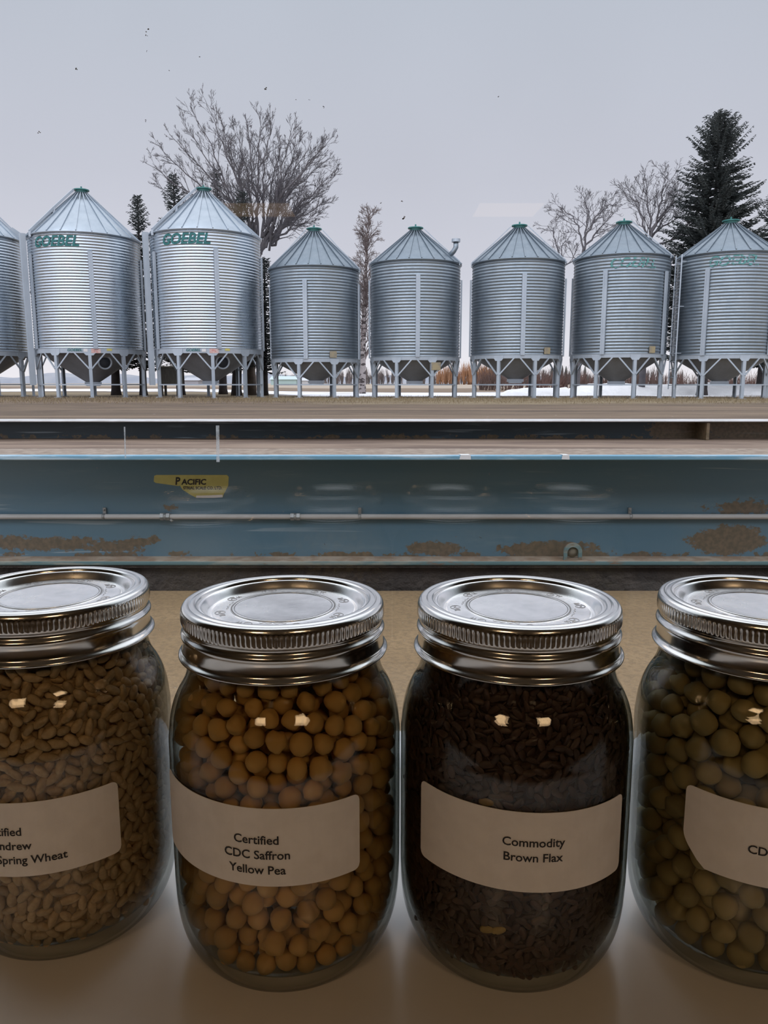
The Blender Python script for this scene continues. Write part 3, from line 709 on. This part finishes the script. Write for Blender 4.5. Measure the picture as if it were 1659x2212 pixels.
limb(mb, [at(784,790,44)-base, at(800,745,44)-base, at(812,690,44)-base, at(818,640,44)-base], .1, .02, rg, 10, 1.2, 2)
mb.obj('branches', M['birchtwig'], t)

def spruce(label, bx, topx, topy, Y, Rmax, seed, z0=1.2, dens=1., taper=.85, tw=.2, sparse=0.):
    rg = random.Random(seed); base = at(bx, 850, Y); base.z = ZG; top = at(topx, topy, Y)-base; H = top.z
    t = empty('spruce_tree', base); tag(t, label, 'tree')
    mb = MB(); mb.tube([Vector((0,0,-.05)), Vector((0,0,.3)), top*.5, top], [tw*1.25, tw, tw*.55, .02], 9); mb.obj('trunk', M['trunkd'], t)
    mb = MB(); nb = int(H*15*dens)
    for i in range(nb):
        f = (i+rg.random())/nb; z = z0+(H-z0)*f; L = Rmax*((1-f)**taper)*rg.uniform(.55,1.12)*(1 if f > .12 else .75)+.12
        if rg.random() < sparse: continue
        a = i*2.39996+rg.uniform(-.4,.4); c0 = top*(z/H); dr = Vector((math.cos(a), math.sin(a), 0)); sd = Vector((-math.sin(a), math.cos(a), 0))
        lift = .45 if f > .8 else rg.uniform(-.30, .12)
        ns = max(6, int(L*15))
        tip = [c0 + dr*L*q + Vector((0,0, L*(lift*q + .30*q*q))) for q in (0,.33,.66,1)]
        mb.tube(tip, [.03,.022,.014,.006], 3, cap=False)
        for k in range(ns):
            q = .12+.88*(k+rg.random())/ns; p = c0 + dr*L*q + Vector((0,0, L*(lift*q+.30*q*q))); wl = (.13+.20*L*(1-q)*.6)*rg.uniform(.6,1.2)
            for s in (-1, 1):
                v = (sd*s*rg.uniform(.5,1)+dr*.7+Vector((0,0,rg.uniform(-.55,.25)))).normalized()*wl
                h = v.cross(Vector((0,0,1))).normalized()*wl*.2; hz = Vector((0,0,-wl*.22))
                mb.add([p, p+v*.5+h, p+v, p+v*.5-h, p+v*.5+hz], [(0,1,2), (0,2,3), (0,2,4)])
    mb.obj('foliage', M['spruce'], t)
spruce('tall dense dark spruce towering above the bins on the right', 1516, 1558, 246, 38, 3.6, 1, 1.9, 3.6, .62, .24)
spruce('spruce cut off by the right edge of the photo, lower than the tall one', 1640, 1684, 415, 40.5, 3.4, 2, 1.4, 2.6, .7, .2)
spruce('slim dark spruce standing in the gap between the two lettered bins', 310, 297, 424, 38, 1.7, 3, 1.2, 1.6, .75, .18)
spruce('spruce tip rising at the left roof slope of the second lettered bin', 392, 374, 378, 39, 1.9, 4, 1.2, 1.5, .75, .18)
spruce('spruce hidden mostly behind the manhole-ring bin second from left', 251, 240, 520, 38, 1.7, 5, 1.2, 1.3, .75, .22)
spruce('thin spruce behind the second lettered roof, left of the big bare trunk', 482, 468, 366, 41, 1.2, 6, 1.2, 1.4, .75, .22, .15)
spruce('blunt spruce tip right of the second lettered roof among bare branches', 511, 523, 415, 36.8, 1.4, 7, 1.2, 1.4, .6, .24, .2)
spruce('narrow dark spruce in the gap right of the second lettered bin', 574, 571, 560, 37, 1.0, 8, 1.1, 1.8, .6, .12)

# storage box under the trees
bx = at(371, 850, 36); t = empty('storage_box', (bx.x, 36, ZG)); tag(t, 'weathered box with a pale lid on a stand behind the second lettered bin', 'box')
z1 = at(371, 791, 36).z-ZG; z0_ = at(371, 832, 36).z-ZG; hw = .45
M['oldwood'] = simple('weathered_wood', (.10,.095,.085), (.14,.13,.115), 4, .9, stretch=(8,8,1))
mb = MB(); mb.box((-hw, -.4, z0_), (hw, .4, z1-.05)); mb.obj('box_body', M['oldwood'], t)
mb = MB(); mb.box((-hw-.04, -.45, z1-.05), (hw+.04, .45, z1)); mb.obj('lid', simple('pale_lid', (.50,.47,.42), None, rough=.8), t)
for sx_ in (-1, 1):
    for sy_ in (-1, 1):
        mb = MB(); mb.box((sx_*(hw-.09)-.05, sy_*.3-.05, 0), (sx_*(hw-.09)+.05, sy_*.3+.05, z0_)); mb.obj('leg', M['oldwood'], t)

# snow banks
def snowbank(label, x0, x1, Y, top, seed, dpt=4.):
    rg = random.Random(seed); a = at(x0, 850, Y).x; b = at(x1, 850, Y).x; nx, ny = 60, 14; vs = []; c = Vector(((a+b)/2, Y, ZG))
    ph = [rg.uniform(0, 6.28) for _ in range(6)]
    for j in range(ny+1):
        for i in range(nx+1):
            f = i/nx; g = j/ny; X = a+(b-a)*f
            e = min(1, f/.14, (1-f)/.05 if x1 < 1650 else 1) ** .7
            hgt = (zrow(829, top, Y)-ZG)*e*(math.sin(PI*min(1, g*1.3)/1.3*1.0) ** .7 if g > 0 else 0)*(.86+.08*math.sin(X*1.1+ph[0])+.06*math.sin(X*2.7+ph[1]+g*4)+.03*math.sin(X*6+ph[2]+g*7))
            vs.append(Vector((X, Y-dpt/2+dpt*g, ZG-.03+max(0, hgt)))-c)
    mb = MB(); L = nx+1; mb.add(vs, [(j*L+i, j*L+i+1, (j+1)*L+i+1, (j+1)*L+i) for j in range(ny) for i in range(nx)], True)
    mb.add([vs[i] for i in range(L)] + [vs[i]-Vector((0,0,.05)) for i in range(L)], [(i, L+i, L+i+1, i+1) for i in range(L-1)])
    n_ = mb.obj('snow_bank', M['snow'], None, c); tag(n_, label, 'snow bank'); return n_
M['snow'] = simple('old_snow', (.93,.93,.95), (.86,.86,.88), 2.5, .7, bump=.5, bscale=3, bdist=.2)
snowbank('long snow bank behind the bins on the right', 1190, 1800, 41, 825, 3)
snowbank('low dirty end of ploughed snow behind the flared-cap bin', 1085, 1230, 39, 834, 5, 2.5)

# dry grass along the bins
rg = random.Random(9); mb = MB()
for _ in range(22000):
    Y = rg.triangular(21.5, 34, 27); X = rg.uniform(-.62, .62)*Y; h = rg.uniform(.04, .13)*(1.5 if rg.random() < .1 else 1); a = rg.uniform(0, PI); lean = Vector((rg.gauss(0,.4), rg.gauss(0,.4), 1))*h; wv = Vector((math.cos(a), math.sin(a), 0))*.007
    p = Vector((X, Y, ZG-.01)); mb.add([p-wv, p+wv, p+lean], [(0,1,2)])
g = mb.obj('dry_grass', simple('straw', (.30,.23,.14), (.21,.16,.09), 2, .9)); tag(g, 'dry straw-coloured grass along the feet of the bins', 'grass', kind='stuff')

# far trees, hills and sheds
def treeline(name, label, X0, X1, Y, hmin, hmax, nT, m, seed, conif=0., cat='trees', dpt=30, wid=1.):
    rg = random.Random(seed); mb = MB()
    for i in range(nT):
        X = rg.uniform(X0, X1); y_ = Y+rg.uniform(0, dpt); h = rg.uniform(hmin, hmax)*(.75+.35*math.sin(X*.05+seed)**2); wv = h*rg.uniform(.10,.2)*wid
        p = Vector((X, y_, ZG-.2))
        if rg.random() < conif:
            for k in range(3):
                zb2 = h*(.1+.27*k); mb.lathe([(wv*(1-.25*k), zb2), (wv*.1, min(h, zb2+h*.42))], 6, c=p, smooth=False)
        else:
            mb.tube([p, p+Vector((0,0,h*.4))], h*.02, 4)
            tw = Y/F*.42
            for k in range(18):
                a = rg.uniform(0, 2*PI); rr = wv*rg.uniform(.1, 1.15); q = p+Vector((math.cos(a)*rr*.35, math.sin(a)*rr*.35, h*rg.uniform(.05,.45))); e = p+Vector((math.cos(a)*rr, math.sin(a)*rr, h*rg.uniform(.55, 1.05)))
                mb.tube([q, q.lerp(e, .55)+Vector((0,0,h*.05)), e], [tw, tw*.8, tw*.25], 3, cap=False, smooth=False)
    o = mb.obj(name, m); tag(o, label, cat, kind='stuff'); return o
M['tl1'] = simple('far_bare_wood', (.16,.13,.125), (.12,.105,.10), .1, .95); M['tl2'] = simple('far_willow', (.42,.22,.12), (.34,.19,.11), .1, .95); M['tl3'] = simple('far_spruce', (.06,.068,.065), (.085,.09,.085), .1, .95)
treeline('treeline', 'distant brown bare wood on the horizon seen under the bins', -60, 130, 330, 4.0, 7.5, 420, M['tl1'], 5, .15)
treeline('willows', 'distant orange willow thicket on the horizon beside the vent-pipe bin', 22, 48, 322, 6.5, 9.0, 60, M['tl2'], 6, 0, 'willows', 6, 1.6)
treeline('shrub_thicket', 'reddish brown shrub thicket behind the snow bank on the right', 8, 45, 62, 1.3, 2.6, 330, simple('red_shrub', (.17,.095,.08), (.12,.085,.075), .3, .95), 8, .0, 'shrubs', 8, 2.8)
treeline('spruce_belt', 'distant dark spruces on the horizon on the right', 40, 120, 318, 4, 8, 60, M['tl3'], 7, 1., 'spruces')
M['hill'] = simple('hazy_hill_woods', (.26,.28,.33), (.33,.34,.37), .01, 1.)  # woods tinted blue-grey: distance haze put into the base colour
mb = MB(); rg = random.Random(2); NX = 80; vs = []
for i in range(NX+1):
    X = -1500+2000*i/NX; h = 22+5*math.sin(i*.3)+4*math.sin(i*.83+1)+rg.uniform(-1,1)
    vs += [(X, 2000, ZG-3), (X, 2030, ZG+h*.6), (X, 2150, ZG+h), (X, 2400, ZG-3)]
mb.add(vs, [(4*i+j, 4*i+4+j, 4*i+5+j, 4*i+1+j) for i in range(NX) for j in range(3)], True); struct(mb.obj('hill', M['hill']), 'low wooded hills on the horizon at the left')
def shed(label, x0, x1, ybot, ytop, Y, wall, roof):
    a = at(x0, ybot, Y).x; b = at(x1, ybot, Y).x; h = zrow(829, ytop, Y)-ZG; c = Vector(((a+b)/2, Y, ZG)); t = empty('far_shed', c); tag(t, label, 'shed'); hw = (b-a)/2
    mb = MB(); mb.box((-hw, 0, -.3), (hw, 12, h*.62)); mb.obj('wall', simple(label[:12]+' wall', wall, None, rough=.8), t)
    mb = MB(); mb.add([(-hw-.5, -.5, h*.6), (hw+.5, -.5, h*.6), (hw+.5, 6, h), (-hw-.5, 6, h), (hw+.5, 12.5, h*.6), (-hw-.5, 12.5, h*.6)], [(0,1,2,3), (3,2,4,5), (0,3,5), (1,4,2), (0,5,4,1)]); mb.obj('roof', simple(label[:12]+' roof', roof, None, rough=.7), t)
shed('far pale green shed on the horizon seen past the legs of the first small bin', 585, 640, 829, 812, 260, (.42,.55,.54), (.50,.60,.60))
shed('far grey shed on the horizon under the second lettered bin', 398, 428, 829, 815, 250, (.38,.38,.42), (.45,.46,.50))
shed('far white shed on the horizon under the first small bin hopper', 640, 668, 829, 816, 280, (.60,.60,.62), (.58,.60,.63))

# ------------------------------------------------------------------ jars
JR, JH = .0408, .128
def arcpts(cx, cz, r, a0, a1, n): return [(cx+r*math.cos(a0+(a1-a0)*i/n), cz+r*math.sin(a0+(a1-a0)*i/n)) for i in range(n+1)]
OUT = [(0, .0022), (.022, .0018), (.0285, .0002), (.0305, 0), (.0325, .0008), (.0352, .0038), (.0377, .0082), (.0394, .0135), (.0403, .0195), (.0407, .027), (.0408, .036), (.0408, .077),
       (.0406, .0825), (.0400, .0880), (.0388, .0930), (.0371, .0970), (.0353, .1002), (.0342, .1030), (.0335, .1065), (.0332, .1110), (.0332, .1255)]
INN = [(.0312, .1255), (.0318, .108), (.0330, .1028), (.0341, .1000), (.0359, .0967), (.0375, .0926), (.0387, .0878), (.0393, .0825), (.0395, .077), (.0395, .036), (.0394, .028), (.0389, .021), (.0379, .0155), (.0361, .0108), (.0336, .0074), (.0305, .0058), (.026, .0052), (0, .005)]
inz = np.array([z for r, z in reversed(INN)]); inr = np.array([r for r, z in reversed(INN)])
def rin(z): return np.interp(z, inz, inr)

def smooth_profile(pr, k=3):
    out = []
    for i in range(len(pr)-1):
        p0, p1, p2, p3 = pr[max(0,i-1)], pr[i], pr[i+1], pr[min(len(pr)-1, i+2)]
        for j in range(k):
            t = j/k; out.append(tuple(.5*(2*p1[c]+(p2[c]-p0[c])*t+(2*p0[c]-5*p1[c]+4*p2[c]-p3[c])*t*t+(3*p1[c]-p0[c]-3*p2[c]+p3[c])*t**3) for c in (0,1)))
    out.append(pr[-1]); return [(max(0, r), z) for r, z in out]

KN = 132
def make_lid(root):
    # screw band
    T = JH; prof = [(.0292, T-.0014), (.0295, T-.0005), (.0300, T-.0001), (.0306, T), (.0316, T-.0001), (.0320, T-.0003), (.0325, T-.0002), (.0336, T-.0002), (.0343, T-.0006), (.0348, T-.0015), (.03505, T-.0028), (.0351, T-.0048), (.0350, T-.0060), (.0346, T-.0068), (.0342, T-.0074),
            (.0342, T-.0082), (.0346, T-.0089), (.0351, T-.0095), (.03525, T-.0102), (.0351, T-.0109), (.0348, T-.0115), (.0347, T-.0135), (.0348, T-.0152), (.0351, T-.0160), (.0358, T-.0166), (.0362, T-.0171), (.0362, T-.0176), (.0357, T-.0178), (.0345, T-.0172), (.0338, T-.0165)]
    prof = smooth_profile(prof, 2); m = len(prof)
    kz = (T-.0020, T-.0064)
    wgt = [max(0, min(1, (kz[0]-z)/.0008, (z-kz[1])/.0006)) if r > .0343 else 0 for r, z in prof]
    mb = MB(); mb.lathe(prof, KN*4, mod=lambda t, j: -.00042*wgt[j]*(.5-.5*math.cos(t*KN)))
    b = mb.obj('screw_band', M['band'], root)
    pl = [(0, T-.0030), (.0165, T-.0030), (.0169, T-.0028), (.0173, T-.0030), (.0179, T-.0030), (.0183, T-.0028), (.0187, T-.0031), (.0240, T-.0032), (.0250, T-.0035), (.0256, T-.0041), (.0263, T-.0040), (.0272, T-.0025), (.0280, T-.0013), (.0286, T-.0010), (.0291, T-.0012), (.0300, T-.0018)]
    mb = MB(); mb.lathe(smooth_profile(pl, 3), 96); d = mb.obj('lid_disc', M['lid'], root)
    mb = MB(); zt_ = T-.00295
    for r in (.0170, .0181):
        mb.tube([(r*math.cos(2*PI*i/72), r*math.sin(2*PI*i/72), zt_-.0001) for i in range(73)], .00026, 4, cap=False)
    for k in range(8):
        a = 2*PI*k/8+.2; c = Vector((math.cos(a)*.0216, math.sin(a)*.0216, zt_-.0002)); tv = Vector((-math.sin(a), math.cos(a), 0)); rv = Vector((math.cos(a), math.sin(a), 0))
        sg = 1 if k % 2 else -1
        sc = [c + (tv*sg*math.cos(q)+rv*math.sin(q))*(.0005+.0018*q/9) for q in [i*9/26 for i in range(27)]]
        mb.tube(sc, .00013, 4, cap=False)
        for u in (1, 2):
            s2 = c + tv*sg*-(.0016+.0011*u); mb.tube([s2-rv*.0010, s2+tv*sg*.0004, s2+rv*.0009-tv*sg*.0003], .00013, 4, cap=False)
        e = [Vector((math.cos(a+sg*(.16+.02*i))*(.0193+.0003*math.sin(i)), math.sin(a+sg*(.16+.02*i))*(.0193+.0003*math.sin(i)), zt_-.0002)) for i in range(12)]
        mb.tube(e, .00014, 4, cap=False)
    mb.obj('scroll_engraving', M['engrave'], d)
def jar_label(root, a0, a1, z0, z1, tilt, lines, atext, zs, chip=False):
    R = JR+.00025; n = 30; rc = .0022; mb = MB(); vs = []; W = (a1-a0)*R; am = (a0+a1)/2
    cols = sorted(set([0, rc*.13, rc*.3, rc*.6, rc, W-rc, W-rc*.6, W-rc*.3, W-rc*.13, W] + [W*i/n for i in range(1, n)]))
    for x in cols:
        ins = max(rc-x, rc-(W-x), 0); cut = rc-math.sqrt(max(0, rc*rc-ins*ins)); low = z0+cut
        if chip and x < .007: low = z0+cut+max(0, (.007-x))*1.15
        a = a0+x/R; dz = tilt*(a-am)
        for r in (R, R+.0002): vs += [cyl(a, r, low+dz), cyl(a, r, z1-cut+dz)]
    k = len(cols); fs = []
    for i in range(k-1):
        o = 4*i; fs += [(o+2, o+6, o+7, o+3), (o, o+1, o+5, o+4), (o, o+4, o+6, o+2), (o+1, o+3, o+7, o+5)]
    fs += [(0,2,3,1), (4*k-4, 4*k-3, 4*k-1, 4*k-2)]
    mb.add(vs, fs); pl = mb.obj('paper_label', M['paper'], root)
    vv, ff = text_mesh('Yellow Pea', 1); kk = .0181/(vv[:,0].max()-vv[:,0].min())
    mb = MB()
    for i, s in enumerate(lines):
        v, f = text_mesh(s, 1, 0, .017)
        mb.add([cyl(atext+p[0]*kk/R, R+.00035, zs-.0051*i+p[1]*kk+tilt*(atext+p[0]*kk/R-am)) for p in v], f)
    mb.obj('lettering', M['ink'], pl)
def make_jar(label, X, Y, lab):
    az = math.atan2(X, Y); root = empty('mason_jar', (X, Y, SILL), -az); tag(root, label, 'jar', 'mason jars of grain on the window sill')
    mb = MB(); mb.lathe(smooth_profile(OUT, 3), 96); mb.lathe(smooth_profile(INN, 3), 96)
    mb.lathe([(.0332, .1255), (.0308, .1255)], 96)
    fix(mb.obj('glass_body', M['jar'], root)); make_lid(root); jar_label(root, *lab)
    return root
J = [(-.1228, .2734), (-.0351, .2592), (.0468, .2590), (.1330, .2600)]
jar1 = make_jar('mason jar of wheat kernels cut off by the left edge', *J[0], (-1.50, .42, .0395, .066, .0008, ['Certified', 'AC Andrew', 'Soft White Spring Wheat'], -.52, .0545))
jar2 = make_jar('mason jar of yellow peas with the Yellow Pea paper label', *J[1], (-1.30, .585, .0463, .0727, -.0006, ['Certified', 'CDC Saffron', 'Yellow Pea'], -.25, .0608))
jar3 = make_jar('mason jar of dark brown flax seed with the Brown Flax paper label', *J[2], (-.81, 1.03, .0443, .0714, -.0012, ['Commodity', 'Brown Flax'], .175, .0600))
jar4 = make_jar('mason jar of greenish peas cut off by the right edge, its label corner torn', *J[3], (-.455, 1.44, .0435, .0705, -.0012, ['Certified', 'CDC Greenwater', 'Green Pea'], .40, .0595, True))

# ---- seeds
def pack3(N, rad, zlo, zhi, rmin, seed, it=130, amax=PI):
    rs = np.random.RandomState(seed); r = rad*(.93+.14*rs.rand(N)).astype(np.float32)
    p = np.zeros((N,3), np.float32); a = (rs.rand(N)*2-1)*PI; q = np.sqrt(rmin**2+(.036**2-rmin**2)*rs.rand(N)); p[:,0] = q*np.sin(a); p[:,1] = -q*np.cos(a); p[:,2] = zlo+(zhi-zlo)*rs.rand(N)
    R2 = r[:,None]+r[None,:]
    for k in range(it):
        d = p[:,None,:]-p[None,:,:]; D = np.sqrt((d**2).sum(-1))+1e-9; np.fill_diagonal(D, 1.)
        ov = np.clip(R2-D, 0, None)*.30; p = p+((d/D[...,None])*ov[...,None]).sum(1)
        p[:,2] = np.clip(p[:,2], zlo+r, zhi-r*.6)
        q = np.hypot(p[:,0], p[:,1])+1e-9; mx = rin(p[:,2])-r-.0002; mn = rmin
        q2 = np.clip(q, np.minimum(mn, mx), mx); p[:,0] *= q2/q; p[:,1] *= q2/q
    d = p[:,None,:]-p[None,:,:]; D = np.sqrt((d**2).sum(-1)); np.fill_diagonal(D, 1.)
    gap = (D-r[None,:]).min(1); r = np.clip(np.minimum(r, np.maximum(gap, r*.86)), rad*.72, None)
    return p, r
def layer(N, dmin, zlo, zhi, depth, seed, it=60, amax=2.1):
    rs = np.random.RandomState(seed); R = .037; p = np.stack([(rs.rand(N)*2-1)*amax*R, zlo+(zhi-zlo)*rs.rand(N)], 1).astype(np.float32)
    for k in range(it):
        d = p[:,None,:]-p[None,:,:]; D = np.sqrt((d**2).sum(-1))+1e-9; np.fill_diagonal(D, 1.)
        p = p+((d/D[...,None])*(np.clip(dmin-D, 0, None)*.3)[...,None]).sum(1); p[:,0] = np.clip(p[:,0], -amax*R, amax*R); p[:,1] = np.clip(p[:,1], zlo, zhi)
    q = rin(p[:,1])-depth*(1+.25*rs.rand(N)); a = p[:,0]/R
    return np.stack([q*np.sin(a), -q*np.cos(a), p[:,1]], 1), a
def pea_mesh(name, m, seed, wr=.05):
    me = bpy.data.meshes.new(name); bm = bmesh.new(); bmesh.ops.create_icosphere(bm, subdivisions=3, radius=1.)
    rg = random.Random(seed); k = [Vector((rg.gauss(0,1), rg.gauss(0,1), rg.gauss(0,1))) for _ in range(5)]
    for v in bm.verts:
        d = v.co.normalized(); f = 1+sum(math.sin(d.dot(q)*2.3+i)*wr*.4 for i, q in enumerate(k))
        f -= .07*math.exp(-((d.x)/.10)**2)*(1 if d.z > -.2 else .0)*rg.uniform(.8, 1)     # seam
        f -= .10*math.exp(-(((d-Vector((0,.3,.95)).normalized()).length)/.22)**2)
        v.co = d*f*Vector((1, .96, .95)).length/1.68
    for fc in bm.faces: fc.smooth = True
    bm.to_mesh(me); bm.free(); me.materials.append(m); return me
def kernel_mesh(name, m, lx, ly, lz, crease=True, seg=12, rings=9):
    mb = MB(); vs = []; fs = []
    for i in range(rings+1):
        t = PI*i/rings; c = -math.cos(t); s = math.sin(t)**.85; s *= 1-.14*c
        for k in range(seg):
            a = 2*PI*k/seg; rr = 1.
            if crease: rr -= .30*math.exp(-((a-PI/2)/.30)**2)
            vs.append((lx*c, ly*s*math.cos(a)*rr, lz*s*math.sin(a)*rr))
    for i in range(rings):
        for k in range(seg): fs.append((i*seg+k, i*seg+(k+1) % seg, (i+1)*seg+(k+1) % seg, (i+1)*seg+k))
    me = bpy.data.meshes.new(name); me.from_pydata(vs, [], fs); me.validate(); me.polygons.foreach_set('use_smooth', [True]*len(me.polygons)); me.materials.append(m); me.update(); return me

def local_to_world(root):
    return Matrix.Translation(root.location) @ Matrix.Rotation(root.rotation_euler[2], 4, 'Z')
def spawn(name, meshes, mats, label, cat, grp):
    protos = []
    for me in meshes:
        o = bpy.data.objects.new(name, me); protos.append(o)
    for i, mw in enumerate(mats):
        o = protos[i % len(protos)]
        if i >= len(protos): o = o.copy()
        o.matrix_world = mw; C.objects.link(o); tag(o, label, cat, grp)
def bulk(name, meshes, mats, m, label, cat):
    """everything past the individually built ones, as one object"""
    V = []; Fc = []; off = 0
    for i, mw in enumerate(mats):
        me = meshes[i % len(meshes)]; k = len(me.vertices); a = np.empty(k*3, np.float32); me.vertices.foreach_get('co', a); a = a.reshape(-1,3)
        A = np.array(mw)[:3,:3]; t = np.array(mw)[:3,3]; V.append(a @ A.T + t); Fc += [tuple(j+off for j in p.vertices) for p in me.polygons]; off += k
    if not V: return
    me = bpy.data.meshes.new(name); me.from_pydata(np.concatenate(V).tolist(), [], Fc); me.polygons.foreach_set('use_smooth', [True]*len(me.polygons)); me.materials.append(m); me.update()
    o = bpy.data.objects.new(name, me); C.objects.link(o); tag(o, label, cat, kind='stuff')
def front_order(pos, lw, depthw=1.):
    """outermost first, on the side one can see from the room and inside the frame"""
    out = []
    for i, p in enumerate(pos):
        pw = lw @ Vector(p); q = math.hypot(p[0], p[1]); u = pw.x/max(.05, pw.y*cp-(pw.z-ZC)*sp)
        cosv = -p[1]/max(q, 1e-6); infr = abs(u) < .515
        out.append(((0 if infr else 10) + (0 if cosv > -.05 else 5) + (rin(p[2])-q)*260 - cosv*.2, i))
    return [i for s, i in sorted(out)]
rq = random.Random(77)
def rndrot():
    return Matrix.Rotation(rq.uniform(0, 2*PI), 4, 'Z') @ Matrix.Rotation(rq.uniform(0, PI), 4, 'X') @ Matrix.Rotation(rq.uniform(0, 2*PI), 4, 'Y')
def fill_peas(root, m, rad, N, seed, name, label, cat, grp, blabel):
    lw = local_to_world(root); p, r = pack3(N, rad, .0078, .108, .019, seed)
    ms = [pea_mesh(name, m, seed*10+i, .05+.02*i) for i in range(5)]
    od = front_order(p, lw); mats = [lw @ Matrix.Translation(Vector(p[i].tolist())) @ rndrot() @ Matrix.Diagonal((*[float(r[i])*rq.uniform(.96,1.0) for _ in range(3)], 1)) for i in od]
    spawn(name, ms, mats[:300], label, cat, grp); bulk(name+'_fill', [pea_mesh(name+'_fill', m, 3)], mats[300:], m, blabel, cat)
fill_peas(jar2, M['ypea'], .0037, 960, 5, 'yellow_pea', 'dry yellow pea packed behind the glass of the jar labelled Yellow Pea', 'pea', 'yellow peas in the jar', 'deeper yellow peas heaped inside the jar labelled Yellow Pea')
fill_peas(jar4, M['gpea'], .0043, 610, 6, 'green_pea', 'dry olive-green pea packed behind the glass of the jar at the right edge', 'pea', 'green peas in the jar', 'deeper green peas heaped inside the jar at the right edge')
def fill_seeds(root, meshes, m, layers, name, label, cat, grp, blabel, tiltsd, core, ncore):
    lw = local_to_world(root); P_ = []; MT = []
    for (N, dm, depth, seed, tl) in layers:
        p, a = layer(N, dm, .0095, .107, depth, seed)
        for i in range(N):
            rot = Matrix.Rotation(float(a[i]), 4, 'Z') @ Matrix.Rotation(PI/2, 4, 'X') @ Matrix.Rotation(rq.uniform(0, 2*PI), 4, 'Z') @ Matrix.Rotation(rq.gauss(0, tl), 4, 'Y') @ Matrix.Rotation(rq.choice([0, PI])+rq.gauss(0, tl*1.6), 4, 'X')
            s = rq.uniform(.88, 1.1); P_.append(p[i]); MT.append(lw @ Matrix.Translation(Vector(p[i].tolist())) @ rot @ Matrix.Diagonal((s*rq.uniform(.92,1.08), s, s, 1)))
    od = front_order(P_, lw); spawn(name, meshes, [MT[i] for i in od[:300]], label, cat, grp)
    bulk(name+'_fill', meshes[:1], [MT[i] for i in od[300:]], m, blabel, cat)
    mb = MB(); zz = np.linspace(.0095, .106, 24); mb.lathe([(0, .0095)] + [(max(.001, float(rin(z))-core), float(z)) for z in zz] + [(0, .106)], 48)
    o = mb.obj(name+'_core', m, None, root.location.copy()); o.rotation_euler = root.rotation_euler; tag(o, ncore, cat, kind='stuff')
wk = [kernel_mesh('wheat_kernel', M['wheat'], .0030, .00155, .00145), kernel_mesh('wheat_kernel', M['wheat'], .0027, .00165, .0015), kernel_mesh('wheat_kernel', M['wheat'], .0032, .0015, .0014)]
fill_seeds(jar1, wk, M['wheat'], ((860, .0046, .0017, 41, .22), (900, .0045, .0040, 42, .4)), 'wheat_kernel', 'plump tan wheat kernel against the glass of the left-edge jar', 'wheat kernel', 'wheat kernels in the jar', 'remaining wheat kernels heaped inside the left-edge jar', .35, .0056, 'innermost wheat mass inside the left-edge jar')
fk_ = [kernel_mesh('flax_seed', M['flax'], .0023, .00122, .0005, False, 10, 7)]
fill_seeds(jar3, fk_, M['flax'], ((1500, .0031, .0009, 51, .2), (1500, .0031, .0019, 52, .35)), 'flax_seed', 'flat glossy brown flax seed against the glass of the Brown Flax jar', 'flax seed', 'flax seeds in the jar', 'remaining flax seeds heaped inside the Brown Flax jar', .5, .0034, 'innermost flax mass inside the Brown Flax jar')
gk = kernel_mesh('golden_flax_seed', M['goldflax'], .0025, .0014, .0006, False, 10, 7)
lw = local_to_world(jar3)
for px, py, lab in ((1052, 2008, 'pale golden flax seed below the Brown Flax label, left of its pair'), (1077, 2010, 'pale golden flax seed below the Brown Flax label, right of its pair'), (1050, 1733, 'pale golden flax seed just above the Brown Flax label')):
    u, dy, dz = ray(px, py); o_ = lw.inverted() @ Vector((0,0,ZC)); d_ = (lw.inverted().to_3x3() @ Vector((u, dy, dz))).normalized()
    for k in range(4000):
        q = o_+d_*(.15+k*.00005)
        if q.z < .11 and math.hypot(q.x, q.y) < float(rin(q.z))-.0007: break
    a = math.atan2(q.x, -q.y); o = bpy.data.objects.new('golden_flax_seed', gk); C.objects.link(o)
    o.matrix_world = lw @ Matrix.Translation(q) @ Matrix.Rotation(a, 4, 'Z') @ Matrix.Rotation(PI/2, 4, 'X') @ Matrix.Rotation(rq.uniform(0, .6), 4, 'Z'); tag(o, lab, 'flax seed', 'golden flax seeds')
